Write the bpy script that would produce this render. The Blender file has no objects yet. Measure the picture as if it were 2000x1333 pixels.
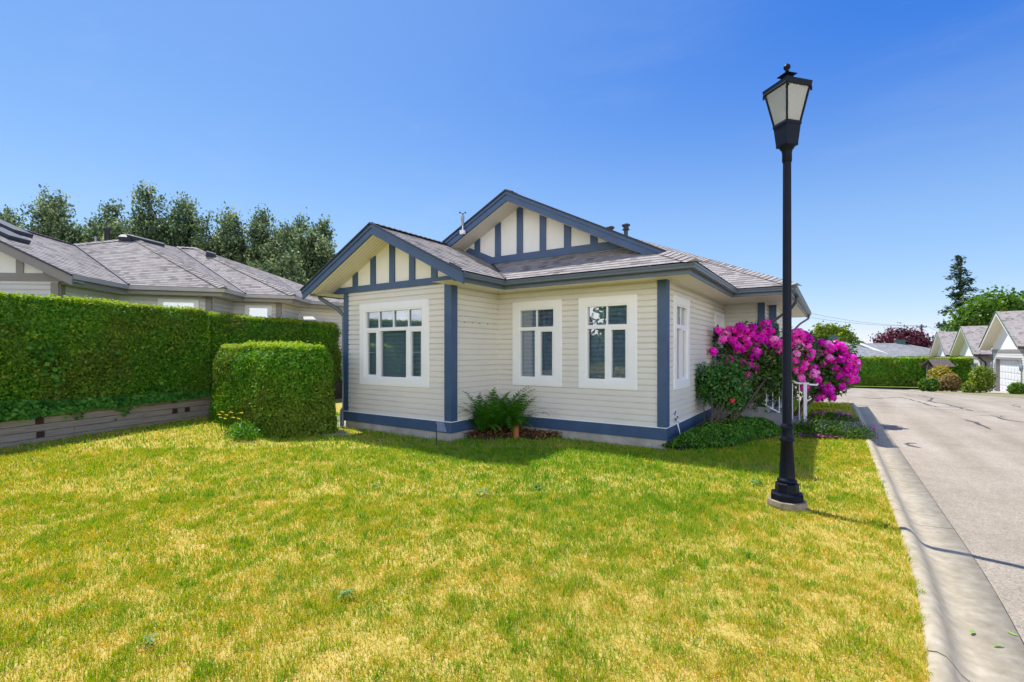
import bpy, bmesh, math, random
import numpy as np
from mathutils import Vector
S = bpy.context.scene
R = math.radians
rng = np.random.default_rng(7)
random.seed(7)
PI = math.pi

# ------------------------------------------------------------------ camera
TH = 0.5864                       # yaw of the camera against the house axes
FPX, YH, CH = 940.4, 686.9, 1.6   # focal length in photo pixels, horizon row, eye height
cam = bpy.data.cameras.new('camera'); camo = bpy.data.objects.new('camera', cam)
S.collection.objects.link(camo)
cam.sensor_width = 36; cam.lens = 36 * FPX / 2000
cam.shift_y = (YH - 666.5) / 2000
cam.clip_start = 0.05; cam.clip_end = 3000
camo.location = (0, 0, CH); camo.rotation_euler = (R(90), 0, TH)
S.camera = camo

# ------------------------------------------------------------------ sky, sun, exposure
SUN = Vector((-1.45, 0.33, 2.9)).normalized()
W = bpy.data.worlds.new('World'); S.world = W; W.use_nodes = True
wn = W.node_tree.nodes; wl = W.node_tree.links
bg = wn['Background']
sky = wn.new('ShaderNodeTexSky'); sky.sky_type = 'NISHITA'; sky.sun_disc = False
sky.sun_elevation = math.asin(SUN.z); sky.sun_rotation = math.atan2(SUN.x, SUN.y)
sky.air_density = 1.0; sky.dust_density = 0.0; sky.ozone_density = 10.0; sky.altitude = 2000
def wvm(op, a, b=None):
    n = wn.new('ShaderNodeVectorMath'); n.operation = op
    for i, q in enumerate((a, b)):
        if q is None: continue
        if isinstance(q, tuple): n.inputs[i].default_value = q
        else: wl.new(q, n.inputs[i])
    return n.outputs[0]
# soft shoulder on the very bright horizon, as in the photograph's exposure
num = wvm('MULTIPLY', sky.outputs[0], (0.95, 1.04, 1.74)); den = wvm('ADD', wvm('MULTIPLY', sky.outputs[0], (0.09, 0.165, 0.345)), (1.0, 1.0, 1.0))
clear = wvm('DIVIDE', num, den)
ws = wn.new('ShaderNodeTexCoord'); wsp = wn.new('ShaderNodeSeparateXYZ'); wl.new(ws.outputs['Generated'], wsp.inputs[0])
sd = wn.new('ShaderNodeVectorMath'); sd.operation = 'DOT_PRODUCT'; wl.new(ws.outputs['Generated'], sd.inputs[0]); sd.inputs[1].default_value = tuple(SUN)
def wmap(src, a, b, c, d):
    n = wn.new('ShaderNodeMapRange'); n.interpolation_type = 'SMOOTHSTEP'
    for i, q in enumerate((a, b, c, d)): n.inputs[i + 1].default_value = q
    wl.new(src, n.inputs[0]); return n.outputs[0]
dm_ = wn.new('ShaderNodeMath'); dm_.operation = 'MULTIPLY'; wl.new(wmap(sd.outputs['Value'], 0.35, 1.0, 1.0, 0.0), dm_.inputs[0]); wl.new(wmap(wsp.outputs['Z'], 0.2, 0.6, 0.0, 1.0), dm_.inputs[1])
dx = wn.new('ShaderNodeMix'); dx.data_type = 'RGBA'; dx.blend_type = 'MULTIPLY'; wl.new(dm_.outputs[0], dx.inputs[0]); wl.new(clear, dx.inputs[6]); dx.inputs[7].default_value = (0.05, 0.50, 0.96, 1); clear = dx.outputs[2]
# broken bright cloud added to the unseen sky behind the viewer, filling shaded walls
wtc = wn.new('ShaderNodeTexCoord')
dt = wn.new('ShaderNodeVectorMath'); dt.operation = 'DOT_PRODUCT'; wl.new(wtc.outputs['Generated'], dt.inputs[0]); dt.inputs[1].default_value = (0.35, -0.936, 0.0)
mr = wn.new('ShaderNodeMapRange'); mr.interpolation_type = 'SMOOTHSTEP'; mr.inputs[1].default_value = 0.08; mr.inputs[2].default_value = 0.5; wl.new(dt.outputs['Value'], mr.inputs[0])
cn = wn.new('ShaderNodeTexNoise'); cn.inputs['Scale'].default_value = 3.2; cn.inputs['Detail'].default_value = 7.0; cn.inputs['Roughness'].default_value = 0.6; wl.new(wtc.outputs['Generated'], cn.inputs['Vector'])
cr = wn.new('ShaderNodeMapRange'); cr.interpolation_type = 'SMOOTHSTEP'; cr.inputs[1].default_value = 0.33; cr.inputs[2].default_value = 0.58; wl.new(cn.outputs['Fac'], cr.inputs[0])
cl_ = wn.new('ShaderNodeMath'); cl_.operation = 'MULTIPLY'; wl.new(mr.outputs[0], cl_.inputs[0]); wl.new(wmap(wsp.outputs['Z'], 0.30, 0.58, 1.0, 0.0), cl_.inputs[1])
cm = wn.new('ShaderNodeMath'); cm.operation = 'MULTIPLY'; wl.new(cl_.outputs[0], cm.inputs[0]); wl.new(cr.outputs[0], cm.inputs[1])
wm = wn.new('ShaderNodeMapping'); wm.inputs['Scale'].default_value = (1.2, 3.2, 7.0); wm.inputs['Rotation'].default_value = (0.3, 0.2, 0.7); wl.new(wtc.outputs['Generated'], wm.inputs[0])
wz = wn.new('ShaderNodeTexNoise'); wz.inputs['Scale'].default_value = 1.6; wz.inputs['Detail'].default_value = 8.0; wz.inputs['Roughness'].default_value = 0.6; wl.new(wm.outputs[0], wz.inputs['Vector'])
wx = wn.new('ShaderNodeMix'); wx.data_type = 'RGBA'; wl.new(wmap(wz.outputs['Fac'], 0.52, 0.80, 0.0, 0.045), wx.inputs[0]); wl.new(clear, wx.inputs[6]); wx.inputs[7].default_value = (3.2, 3.2, 3.2, 1); clear = wx.outputs[2]
cx = wn.new('ShaderNodeMix'); cx.data_type = 'RGBA'; wl.new(cm.outputs[0], cx.inputs[0]); wl.new(clear, cx.inputs[6]); cx.inputs[7].default_value = (9.4, 9.3, 9.1, 1)
wl.new(cx.outputs[2], bg.inputs[0])
bg.inputs[1].default_value = 0.15
sl = bpy.data.lights.new('sun', 'SUN'); sl.energy = 3.2; sl.angle = R(0.53); sl.color = (1.0, 0.955, 0.88)
so = bpy.data.objects.new('sun', sl); S.collection.objects.link(so)
so.rotation_euler = SUN.to_track_quat('Z', 'Y').to_euler(); so.location = (-20, 5, 40)
S.view_settings.view_transform = 'Standard'; S.view_settings.look = 'None'
S.view_settings.exposure = 1.0; S.view_settings.gamma = 1.0
S.cycles.max_bounces = 7; S.cycles.transparent_max_bounces = 12

CT, ST = math.cos(TH), math.sin(TH)
def at(px, py, Y):                # point at depth Y along the view, from its place in the photo
    t = (px - 1000) / FPX; w = (YH - py) / FPX
    return Vector((Y * (t * CT - ST), Y * (t * ST + CT), CH + w * Y))
def terr(v):                      # the ground falls away gently down the road
    if v < 9: return 0.0
    if v < 37: return -0.0009 * (v - 9) ** 2
    if v < 52: return -0.7056 - 0.0504 * (v - 37)
    return -1.46

# ------------------------------------------------------------------ materials
MATS = {}
def newmat(name):
    m = bpy.data.materials.new(name); m.use_nodes = True
    nt = m.node_tree; b = nt.nodes['Principled BSDF']; MATS[name] = m
    return m, nt, b
def N(nt, t, **k):
    n = nt.nodes.new(t)
    for a, v in k.items():
        if a.startswith('i_'): n.inputs[a[2:].replace('_', ' ')].default_value = v
        else: setattr(n, a, v)
    return n
def L(nt, a, b): nt.links.new(a, b)
def ramp(nt, stops):
    r = nt.nodes.new('ShaderNodeValToRGB'); e = r.color_ramp.elements
    while len(e) < len(stops): e.new(0.5)
    for x, (p, c) in zip(e, stops): x.position = p; x.color = (*c, 1)
    return r
def paint(name, col, rough=0.5, var=0.12, scale=3.0, bump=0.0, spec=0.4, metal=0.0, bscale=60):
    m, nt, b = newmat(name)
    tc = N(nt, 'ShaderNodeTexCoord'); no = N(nt, 'ShaderNodeTexNoise', i_Scale=scale, i_Detail=8.0, i_Roughness=0.65)
    L(nt, tc.outputs['Object'], no.inputs['Vector'])
    r = ramp(nt, [(0.3, tuple(c * (1 - var) for c in col)), (0.7, tuple(min(1, c * (1 + var)) for c in col))])
    L(nt, no.outputs['Fac'], r.inputs[0]); L(nt, r.outputs[0], b.inputs['Base Color'])
    b.inputs['Roughness'].default_value = rough; b.inputs['Specular IOR Level'].default_value = spec
    b.inputs['Metallic'].default_value = metal
    if bump:
        n2 = N(nt, 'ShaderNodeTexNoise', i_Scale=bscale, i_Detail=6.0)
        L(nt, tc.outputs['Object'], n2.inputs['Vector'])
        bp = N(nt, 'ShaderNodeBump', i_Strength=bump, i_Distance=0.01)
        L(nt, n2.outputs['Fac'], bp.inputs['Height']); L(nt, bp.outputs[0], b.inputs['Normal'])
    return m
def foliage(name, stops, trans=0.35, rough=0.5, patch=None, pscale=1.2, spec=0.3, tcol=None):
    m, nt, b = newmat(name)
    at_ = N(nt, 'ShaderNodeAttribute', attribute_name='rnd')
    r = ramp(nt, stops); L(nt, at_.outputs['Fac'], r.inputs[0])
    out = r.outputs[0]
    if patch:
        tc = N(nt, 'ShaderNodeTexCoord'); no = N(nt, 'ShaderNodeTexNoise', i_Scale=pscale, i_Detail=5.0, i_Roughness=0.6)
        L(nt, tc.outputs['Object'], no.inputs['Vector'])
        rr = ramp(nt, [(0.40, (0, 0, 0)), (0.62, (1, 1, 1))]); L(nt, no.outputs['Fac'], rr.inputs[0])
        r2 = ramp(nt, patch); L(nt, at_.outputs['Fac'], r2.inputs[0])
        mx = N(nt, 'ShaderNodeMix', data_type='RGBA'); L(nt, rr.outputs[0], mx.inputs[0])
        L(nt, out, mx.inputs[6]); L(nt, r2.outputs[0], mx.inputs[7]); out = mx.outputs[2]
    L(nt, out, b.inputs['Base Color']); b.inputs['Roughness'].default_value = rough
    b.inputs['Specular IOR Level'].default_value = spec
    tr = N(nt, 'ShaderNodeBsdfTranslucent')
    hs = N(nt, 'ShaderNodeHueSaturation', i_Hue=0.485, i_Saturation=1.15, i_Value=1.5)
    L(nt, out, hs.inputs['Color']); L(nt, hs.outputs[0], tr.inputs['Color'])
    ms = N(nt, 'ShaderNodeMixShader'); ms.inputs[0].default_value = trans
    L(nt, b.outputs[0], ms.inputs[1]); L(nt, tr.outputs[0], ms.inputs[2])
    L(nt, ms.outputs[0], nt.nodes['Material Output'].inputs[0])
    return m

M_siding = paint('cream_siding', (0.72, 0.69, 0.635), 0.5, 0.05, 1.2, 0.05, 0.35)
M_sidew = paint('pale_siding', (0.66, 0.645, 0.61), 0.5, 0.05, 1.2, 0.05, 0.35)
M_white = paint('white_trim', (0.87, 0.875, 0.885), 0.42, 0.03, 2.0)
M_panel = paint('white_panel', (0.84, 0.82, 0.77), 0.6, 0.04, 1.5)
M_soffit = paint('soffit', (0.80, 0.74, 0.62), 0.55, 0.03, 2.0)
M_blue = paint('slate_blue_paint', (0.052, 0.098, 0.195), 0.42, 0.12, 4.0, 0.06)
M_gutter = paint('gutter_grey', (0.115, 0.145, 0.185), 0.35, 0.1, 4.0)
M_taupe = paint('taupe_trim', (0.27, 0.245, 0.225), 0.5, 0.08, 3.0)
M_brown = paint('brown_trim', (0.09, 0.045, 0.04), 0.5, 0.1, 3.0)
M_conc = paint('old_concrete', (0.36, 0.345, 0.315), 0.9, 0.22, 2.2, 0.4)
M_found = paint('foundation_concrete', (0.40, 0.385, 0.36), 0.9, 0.25, 4.0, 0.35)
M_black = paint('lamp_metal', (0.004, 0.0065, 0.017), 0.45, 0.3, 12.0, 0.05, 0.18)
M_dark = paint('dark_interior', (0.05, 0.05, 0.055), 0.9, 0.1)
M_blackm = paint('black_sheet_metal', (0.03, 0.033, 0.045), 0.45, 0.2, 8.0)
M_grey = paint('grey_plastic', (0.35, 0.36, 0.36), 0.5, 0.1)
M_terra = paint('terracotta', (0.50, 0.17, 0.075), 0.8, 0.2, 14.0, 0.2)
M_bark = paint('bark', (0.10, 0.07, 0.048), 0.9, 0.35, 9.0, 0.6)
M_barkg = paint('grey_bark', (0.13, 0.115, 0.10), 0.9, 0.35, 6.0, 0.6)
M_soil = paint('dark_mulch', (0.045, 0.03, 0.022), 0.95, 0.5, 22.0, 0.8)
M_shake = paint('brown_shake', (0.16, 0.125, 0.115), 0.85, 0.3, 8.0, 0.5)
M_metal = paint('galvanised_metal', (0.30, 0.33, 0.40), 0.4, 0.1, 6.0, 0, 0.5, 0.6)
M_wire = paint('wire', (0.10, 0.11, 0.13), 0.6)
M_pole = paint('pole_wood', (0.10, 0.085, 0.07), 0.9, 0.25, 3.0)
M_blind = paint('blind_slat', (0.80, 0.86, 0.90), 0.5, 0.04)
M_stepg = paint('grey_step_paint', (0.28, 0.285, 0.30), 0.7, 0.12, 5.0)
M_garw = paint('garage_white', (0.78, 0.78, 0.78), 0.45, 0.03)
M_teal = paint('dark_green_trim', (0.05, 0.12, 0.11), 0.5, 0.1)
M_cyanw = paint('pale_wall', (0.60, 0.66, 0.66), 0.6, 0.05)
M_leafg = paint('fresh_leaf_green', (0.22, 0.36, 0.06), 0.5, 0.2, 30.0)
M_redl = paint('flag_purple', (0.09, 0.07, 0.36), 0.5, 0.1)

def shingles(name, ca, cb, cc):
    m, nt, b = newmat(name)
    uv = N(nt, 'ShaderNodeUVMap')
    br = N(nt, 'ShaderNodeTexBrick', offset=0.37, offset_frequency=2, squash=0.72, squash_frequency=3)
    br.inputs['Scale'].default_value = 1.0; br.inputs['Brick Width'].default_value = 0.17; br.inputs['Row Height'].default_value = 0.14
    br.inputs['Mortar Size'].default_value = 0.004; br.inputs['Mortar Smooth'].default_value = 0.3; br.inputs['Bias'].default_value = 0.0
    br.inputs['Color1'].default_value = (0, 0, 0, 1); br.inputs['Color2'].default_value = (1, 1, 1, 1); br.inputs['Mortar'].default_value = (0.2, 0.2, 0.2, 1)
    L(nt, uv.outputs[0], br.inputs['Vector'])
    r = ramp(nt, [(0.0, ca), (0.30, cb), (1.0, cc)]); L(nt, br.outputs['Color'], r.inputs[0])
    tc = N(nt, 'ShaderNodeTexCoord')
    no = N(nt, 'ShaderNodeTexNoise', i_Scale=180.0, i_Detail=3.0); L(nt, tc.outputs['Object'], no.inputs['Vector'])
    n2 = N(nt, 'ShaderNodeTexNoise', i_Scale=1.1, i_Detail=5.0); L(nt, tc.outputs['Object'], n2.inputs['Vector'])
    mp = N(nt, 'ShaderNodeMapRange'); mp.inputs[1].default_value = 0.3; mp.inputs[2].default_value = 0.7; mp.inputs[3].default_value = 0.91; mp.inputs[4].default_value = 1.09
    L(nt, n2.outputs['Fac'], mp.inputs[0])
    m2 = N(nt, 'ShaderNodeMapRange'); m2.inputs[1].default_value = 0.3; m2.inputs[2].default_value = 0.7; m2.inputs[3].default_value = 0.75; m2.inputs[4].default_value = 1.25
    L(nt, no.outputs['Fac'], m2.inputs[0])
    mu = N(nt, 'ShaderNodeMath', operation='MULTIPLY'); L(nt, mp.outputs[0], mu.inputs[0]); L(nt, m2.outputs[0], mu.inputs[1])
    mx = N(nt, 'ShaderNodeVectorMath', operation='SCALE'); L(nt, r.outputs[0], mx.inputs[0]); L(nt, mu.outputs[0], mx.inputs['Scale'])
    L(nt, mx.outputs[0], b.inputs['Base Color']); b.inputs['Roughness'].default_value = 0.9; b.inputs['Specular IOR Level'].default_value = 0.2
    bp = N(nt, 'ShaderNodeBump', i_Strength=0.6, i_Distance=0.010)
    L(nt, br.outputs['Color'], bp.inputs['Height']); L(nt, bp.outputs[0], b.inputs['Normal'])
    return m
M_roof = shingles('asphalt_shingles', (0.16, 0.146, 0.142), (0.29, 0.268, 0.258), (0.355, 0.328, 0.315))
M_roof2 = shingles('brown_shingles', (0.165, 0.148, 0.14), (0.295, 0.268, 0.252), (0.36, 0.33, 0.31))
M_roof3 = shingles('grey_shingles', (0.21, 0.215, 0.225), (0.28, 0.285, 0.30), (0.35, 0.355, 0.37))

def glassmat():
    m, nt, b = newmat('window_glass')
    tr = N(nt, 'ShaderNodeBsdfTransparent'); tr.inputs[0].default_value = (0.62, 0.75, 0.86, 1)
    gl = N(nt, 'ShaderNodeBsdfGlossy'); gl.inputs['Roughness'].default_value = 0.0; gl.inputs['Color'].default_value = (0.95, 0.97, 1, 1)
    fr = N(nt, 'ShaderNodeFresnel'); fr.inputs[0].default_value = 1.52
    mu = N(nt, 'ShaderNodeMath', operation='MULTIPLY_ADD'); mu.inputs[1].default_value = 1.35; mu.inputs[2].default_value = 0.21; L(nt, fr.outputs[0], mu.inputs[0])
    tc = N(nt, 'ShaderNodeTexCoord'); no = N(nt, 'ShaderNodeTexNoise', i_Scale=2.5); L(nt, tc.outputs['Object'], no.inputs['Vector'])
    bp = N(nt, 'ShaderNodeBump', i_Strength=0.05, i_Distance=0.02); L(nt, no.outputs['Fac'], bp.inputs['Height']); L(nt, bp.outputs[0], gl.inputs['Normal'])
    mx = N(nt, 'ShaderNodeMixShader'); L(nt, mu.outputs[0], mx.inputs[0]); L(nt, tr.outputs[0], mx.inputs[1]); L(nt, gl.outputs[0], mx.inputs[2])
    L(nt, mx.outputs[0], nt.nodes['Material Output'].inputs[0])
    return m
M_glass = glassmat()
def frosted():
    m, nt, b = newmat('frosted_glass')
    d = N(nt, 'ShaderNodeBsdfDiffuse'); d.inputs[0].default_value = (0.62, 0.60, 0.52, 1)
    t = N(nt, 'ShaderNodeBsdfTranslucent'); t.inputs[0].default_value = (0.66, 0.65, 0.58, 1)
    g = N(nt, 'ShaderNodeBsdfGlossy'); g.inputs['Roughness'].default_value = 0.15
    m1 = N(nt, 'ShaderNodeMixShader'); m1.inputs[0].default_value = 0.5; L(nt, d.outputs[0], m1.inputs[1]); L(nt, t.outputs[0], m1.inputs[2])
    m2 = N(nt, 'ShaderNodeMixShader'); m2.inputs[0].default_value = 0.06; L(nt, m1.outputs[0], m2.inputs[1]); L(nt, g.outputs[0], m2.inputs[2])
    L(nt, m2.outputs[0], nt.nodes['Material Output'].inputs[0])
    return m
M_frost = frosted()

def asphalt():
    m, nt, b = newmat('worn_asphalt')
    tc = N(nt, 'ShaderNodeTexCoord')
    n1 = N(nt, 'ShaderNodeTexNoise', i_Scale=0.5, i_Detail=6.0); n2 = N(nt, 'ShaderNodeTexVoronoi', i_Scale=95.0); n3 = N(nt, 'ShaderNodeTexNoise', i_Scale=140.0, i_Detail=2.0)
    for n in (n1, n2, n3): L(nt, tc.outputs['Object'], n.inputs['Vector'])
    mpv = N(nt, 'ShaderNodeMapping'); mpv.inputs['Scale'].default_value = (1.6, 0.12, 1.0); L(nt, tc.outputs['Object'], mpv.inputs[0])
    n5 = N(nt, 'ShaderNodeTexNoise', i_Scale=1.0, i_Detail=5.0); L(nt, mpv.outputs[0], n5.inputs['Vector'])
    n6 = N(nt, 'ShaderNodeTexNoise', i_Scale=3.2, i_Detail=9.0, i_Roughness=0.75); L(nt, tc.outputs['Object'], n6.inputs['Vector'])
    s1 = N(nt, 'ShaderNodeMath', operation='MULTIPLY_ADD'); s1.inputs[1].default_value = 0.45; L(nt, n5.outputs['Fac'], s1.inputs[0]); s2 = N(nt, 'ShaderNodeMath', operation='MULTIPLY_ADD'); s2.inputs[1].default_value = 0.30; L(nt, n6.outputs['Fac'], s2.inputs[0])
    s3 = N(nt, 'ShaderNodeMath', operation='MULTIPLY'); s3.inputs[1].default_value = 0.25; L(nt, n1.outputs['Fac'], s3.inputs[0]); L(nt, s3.outputs[0], s2.inputs[2]); L(nt, s2.outputs[0], s1.inputs[2])
    r1 = ramp(nt, [(0.34, (0.23, 0.193, 0.146)), (0.5, (0.335, 0.289, 0.226)), (0.64, (0.41, 0.36, 0.29))]); L(nt, s1.outputs[0], r1.inputs[0])
    r2 = ramp(nt, [(0.0, (0.55, 0.55, 0.55)), (0.5, (1, 1, 1)), (1.0, (1.35, 1.33, 1.3))]); L(nt, n2.outputs['Color'], r2.inputs[0])
    mx = N(nt, 'ShaderNodeMix', data_type='RGBA', blend_type='MULTIPLY'); mx.inputs[0].default_value = 0.85
    L(nt, r1.outputs[0], mx.inputs[6]); L(nt, r2.outputs[0], mx.inputs[7]); L(nt, mx.outputs[2], b.inputs['Base Color'])
    b.inputs['Roughness'].default_value = 0.9; b.inputs['Specular IOR Level'].default_value = 0.2
    bp = N(nt, 'ShaderNodeBump', i_Strength=0.5, i_Distance=0.006); L(nt, n3.outputs['Fac'], bp.inputs['Height']); L(nt, bp.outputs[0], b.inputs['Normal'])
    return m
M_asph = asphalt()
M_tar = paint('tar_seal', (0.085, 0.076, 0.066), 0.7, 0.4, 6.0)
def kerbmat():
    m, nt, b = newmat('kerb_concrete')
    tc = N(nt, 'ShaderNodeTexCoord'); sp = N(nt, 'ShaderNodeSeparateXYZ'); L(nt, tc.outputs['Object'], sp.inputs[0])
    n1 = N(nt, 'ShaderNodeTexNoise', i_Scale=1.6, i_Detail=8.0, i_Roughness=0.7); n3 = N(nt, 'ShaderNodeTexNoise', i_Scale=120.0, i_Detail=3.0)
    n4 = N(nt, 'ShaderNodeTexNoise', i_Scale=14.0, i_Detail=6.0)
    for n in (n1, n3, n4): L(nt, tc.outputs['Object'], n.inputs['Vector'])
    r1 = ramp(nt, [(0.25, (0.25, 0.205, 0.13)), (0.5, (0.385, 0.33, 0.23)), (0.75, (0.54, 0.475, 0.36))])
    av = N(nt, 'ShaderNodeMath', operation='MULTIPLY_ADD'); av.inputs[1].default_value = 0.55; L(nt, n4.outputs['Fac'], av.inputs[0])
    sc_ = N(nt, 'ShaderNodeMath', operation='MULTIPLY'); sc_.inputs[1].default_value = 0.47; L(nt, n1.outputs['Fac'], sc_.inputs[0]); L(nt, sc_.outputs[0], av.inputs[2])
    L(nt, av.outputs[0], r1.inputs[0])
    L(nt, r1.outputs[0], b.inputs['Base Color']); b.inputs['Roughness'].default_value = 0.9
    bp = N(nt, 'ShaderNodeBump', i_Strength=0.4, i_Distance=0.004); L(nt, n3.outputs['Fac'], bp.inputs['Height']); L(nt, bp.outputs[0], b.inputs['Normal'])
    return m
M_kerb = kerbmat()
def timber():
    m, nt, b = newmat('weathered_timber')
    tc = N(nt, 'ShaderNodeTexCoord'); mp = N(nt, 'ShaderNodeMapping'); mp.inputs['Scale'].default_value = (1.5, 1.2, 40)
    L(nt, tc.outputs['Object'], mp.inputs[0]); n1 = N(nt, 'ShaderNodeTexNoise', i_Scale=2.0, i_Detail=8.0, i_Roughness=0.7); L(nt, mp.outputs[0], n1.inputs['Vector'])
    r = ramp(nt, [(0.3, (0.17, 0.14, 0.105)), (0.5, (0.32, 0.275, 0.22)), (0.72, (0.45, 0.40, 0.335))]); L(nt, n1.outputs['Fac'], r.inputs[0])
    L(nt, r.outputs[0], b.inputs['Base Color']); b.inputs['Roughness'].default_value = 0.9
    bp = N(nt, 'ShaderNodeBump', i_Strength=0.5, i_Distance=0.01); L(nt, n1.outputs['Fac'], bp.inputs['Height']); L(nt, bp.outputs[0], b.inputs['Normal'])
    return m
M_timber = timber()
def groundmat(name, a, bcol, c, scale):
    m, nt, b = newmat(name)
    tc = N(nt, 'ShaderNodeTexCoord'); n1 = N(nt, 'ShaderNodeTexNoise', i_Scale=scale, i_Detail=10.0, i_Roughness=0.7); L(nt, tc.outputs['Object'], n1.inputs['Vector'])
    n2 = N(nt, 'ShaderNodeTexNoise', i_Scale=45.0, i_Detail=4.0); L(nt, tc.outputs['Object'], n2.inputs['Vector'])
    ad = N(nt, 'ShaderNodeMath', operation='ADD'); L(nt, n1.outputs['Fac'], ad.inputs[0]); L(nt, n2.outputs['Fac'], ad.inputs[1])
    hf = N(nt, 'ShaderNodeMath', operation='MULTIPLY'); hf.inputs[1].default_value = 0.5; L(nt, ad.outputs[0], hf.inputs[0])
    r = ramp(nt, [(0.35, a), (0.5, bcol), (0.65, c)]); L(nt, hf.outputs[0], r.inputs[0]); L(nt, r.outputs[0], b.inputs['Base Color'])
    b.inputs['Roughness'].default_value = 1.0; b.inputs['Specular IOR Level'].default_value = 0.1
    bp = N(nt, 'ShaderNodeBump', i_Strength=0.6, i_Distance=0.02); L(nt, n2.outputs['Fac'], bp.inputs['Height']); L(nt, bp.outputs[0], b.inputs['Normal'])
    return m
M_lawn = groundmat('lawn_thatch', (0.24, 0.25, 0.03), (0.44, 0.35, 0.08), (0.60, 0.44, 0.16), 4.0)
M_ground = groundmat('far_ground', (0.06, 0.09, 0.02), (0.10, 0.12, 0.03), (0.16, 0.14, 0.05), 0.3)
M_bank = groundmat('bank_soil', (0.05, 0.04, 0.025), (0.09, 0.07, 0.04), (0.12, 0.10, 0.06), 2.0)

M_grass = foliage('lawn_grass', [(0.0, (0.075, 0.25, 0.012)), (0.28, (0.18, 0.36, 0.012)), (0.52, (0.34, 0.42, 0.016)), (0.74, (0.50, 0.44, 0.028)), (1.0, (0.70, 0.51, 0.13))], 0.35, 0.55)
M_grassg = foliage('shade_grass', [(0.0, (0.06, 0.14, 0.014)), (0.6, (0.12, 0.21, 0.02)), (1.0, (0.26, 0.26, 0.04))], 0.35, 0.55)
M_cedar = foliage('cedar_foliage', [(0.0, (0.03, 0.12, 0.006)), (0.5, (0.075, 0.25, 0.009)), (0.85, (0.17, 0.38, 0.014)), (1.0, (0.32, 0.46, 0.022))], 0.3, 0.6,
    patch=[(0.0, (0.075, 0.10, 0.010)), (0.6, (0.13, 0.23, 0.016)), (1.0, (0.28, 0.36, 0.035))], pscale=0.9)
M_ivy = foliage('ivy_leaf', [(0.0, (0.03, 0.13, 0.014)), (0.6, (0.08, 0.26, 0.022)), (1.0, (0.18, 0.40, 0.05))], 0.3, 0.5, spec=0.2)
M_poplar = foliage('cottonwood_leaf', [(0.0, (0.035, 0.078, 0.038)), (0.5, (0.105, 0.165, 0.075)), (0.85, (0.29, 0.35, 0.16)), (1.0, (0.48, 0.52, 0.26))], 0.3, 0.6, spec=0.2)
M_conif = foliage('fir_needles', [(0.0, (0.012, 0.04, 0.022)), (0.6, (0.03, 0.07, 0.035)), (1.0, (0.06, 0.11, 0.045))], 0.15, 0.6)
M_maple = foliage('bright_leaf', [(0.0, (0.04, 0.10, 0.012)), (0.5, (0.085, 0.19, 0.02)), (1.0, (0.17, 0.29, 0.035))], 0.4, 0.45)
M_lime = foliage('lime_leaf', [(0.0, (0.07, 0.13, 0.014)), (0.5, (0.15, 0.23, 0.022)), (1.0, (0.30, 0.35, 0.05))], 0.4, 0.45)
M_plum = foliage('plum_leaf', [(0.0, (0.045, 0.012, 0.02)), (0.5, (0.11, 0.022, 0.035)), (1.0, (0.22, 0.06, 0.07))], 0.3, 0.4)
M_rholeaf = foliage('rhododendron_leaf', [(0.0, (0.022, 0.075, 0.013)), (0.6, (0.06, 0.15, 0.022)), (0.9, (0.15, 0.25, 0.035)), (1.0, (0.30, 0.33, 0.09))], 0.25, 0.35, spec=0.5)
M_petal = foliage('magenta_petal', [(0.0, (0.60, 0.004, 0.44)), (0.5, (0.90, 0.018, 0.58)), (0.85, (0.97, 0.10, 0.70)), (1.0, (1.0, 0.40, 0.80))], 0.25, 0.55, spec=0.2)
M_petalp = foliage('pink_petal', [(0.0, (0.80, 0.02, 0.46)), (0.5, (0.97, 0.09, 0.62)), (1.0, (1.0, 0.40, 0.75))], 0.25, 0.55, spec=0.2)
M_rose = foliage('rose_leaf', [(0.0, (0.022, 0.10, 0.018)), (0.6, (0.06, 0.20, 0.03)), (1.0, (0.13, 0.30, 0.05))], 0.3, 0.4, spec=0.35)
M_fern = foliage('fern_leaf', [(0.0, (0.022, 0.10, 0.010)), (0.6, (0.055, 0.20, 0.016)), (1.0, (0.17, 0.33, 0.03))], 0.35, 0.45)
M_deadf = foliage('dead_frond', [(0.0, (0.08, 0.035, 0.02)), (0.6, (0.20, 0.10, 0.045)), (1.0, (0.40, 0.24, 0.11))], 0.15, 0.8)
M_cover = foliage('ground_cover', [(0.0, (0.035, 0.13, 0.010)), (0.6, (0.08, 0.25, 0.018)), (1.0, (0.20, 0.38, 0.04))], 0.3, 0.45)
M_heath = foliage('heather_leaf', [(0.0, (0.03, 0.095, 0.012)), (0.6, (0.08, 0.18, 0.02)), (1.0, (0.20, 0.28, 0.04))], 0.3, 0.6, spec=0.15)
M_yellow = foliage('yellow_petal', [(0.0, (0.75, 0.48, 0.02)), (1.0, (0.88, 0.70, 0.05))], 0.3, 0.6)
M_redp = foliage('red_petal', [(0.0, (0.70, 0.03, 0.07)), (1.0, (0.90, 0.12, 0.16))], 0.3, 0.6)
M_golden = foliage('golden_leaf', [(0.0, (0.16, 0.17, 0.02)), (0.5, (0.32, 0.28, 0.03)), (1.0, (0.50, 0.43, 0.06))], 0.35, 0.5)
M_bronze = foliage('bronze_leaf', [(0.0, (0.14, 0.10, 0.03)), (0.5, (0.26, 0.19, 0.06)), (1.0, (0.42, 0.33, 0.13))], 0.3, 0.5)
M_weed = foliage('weed_leaf', [(0.0, (0.06, 0.20, 0.03)), (1.0, (0.24, 0.36, 0.10))], 0.3, 0.5)

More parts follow.
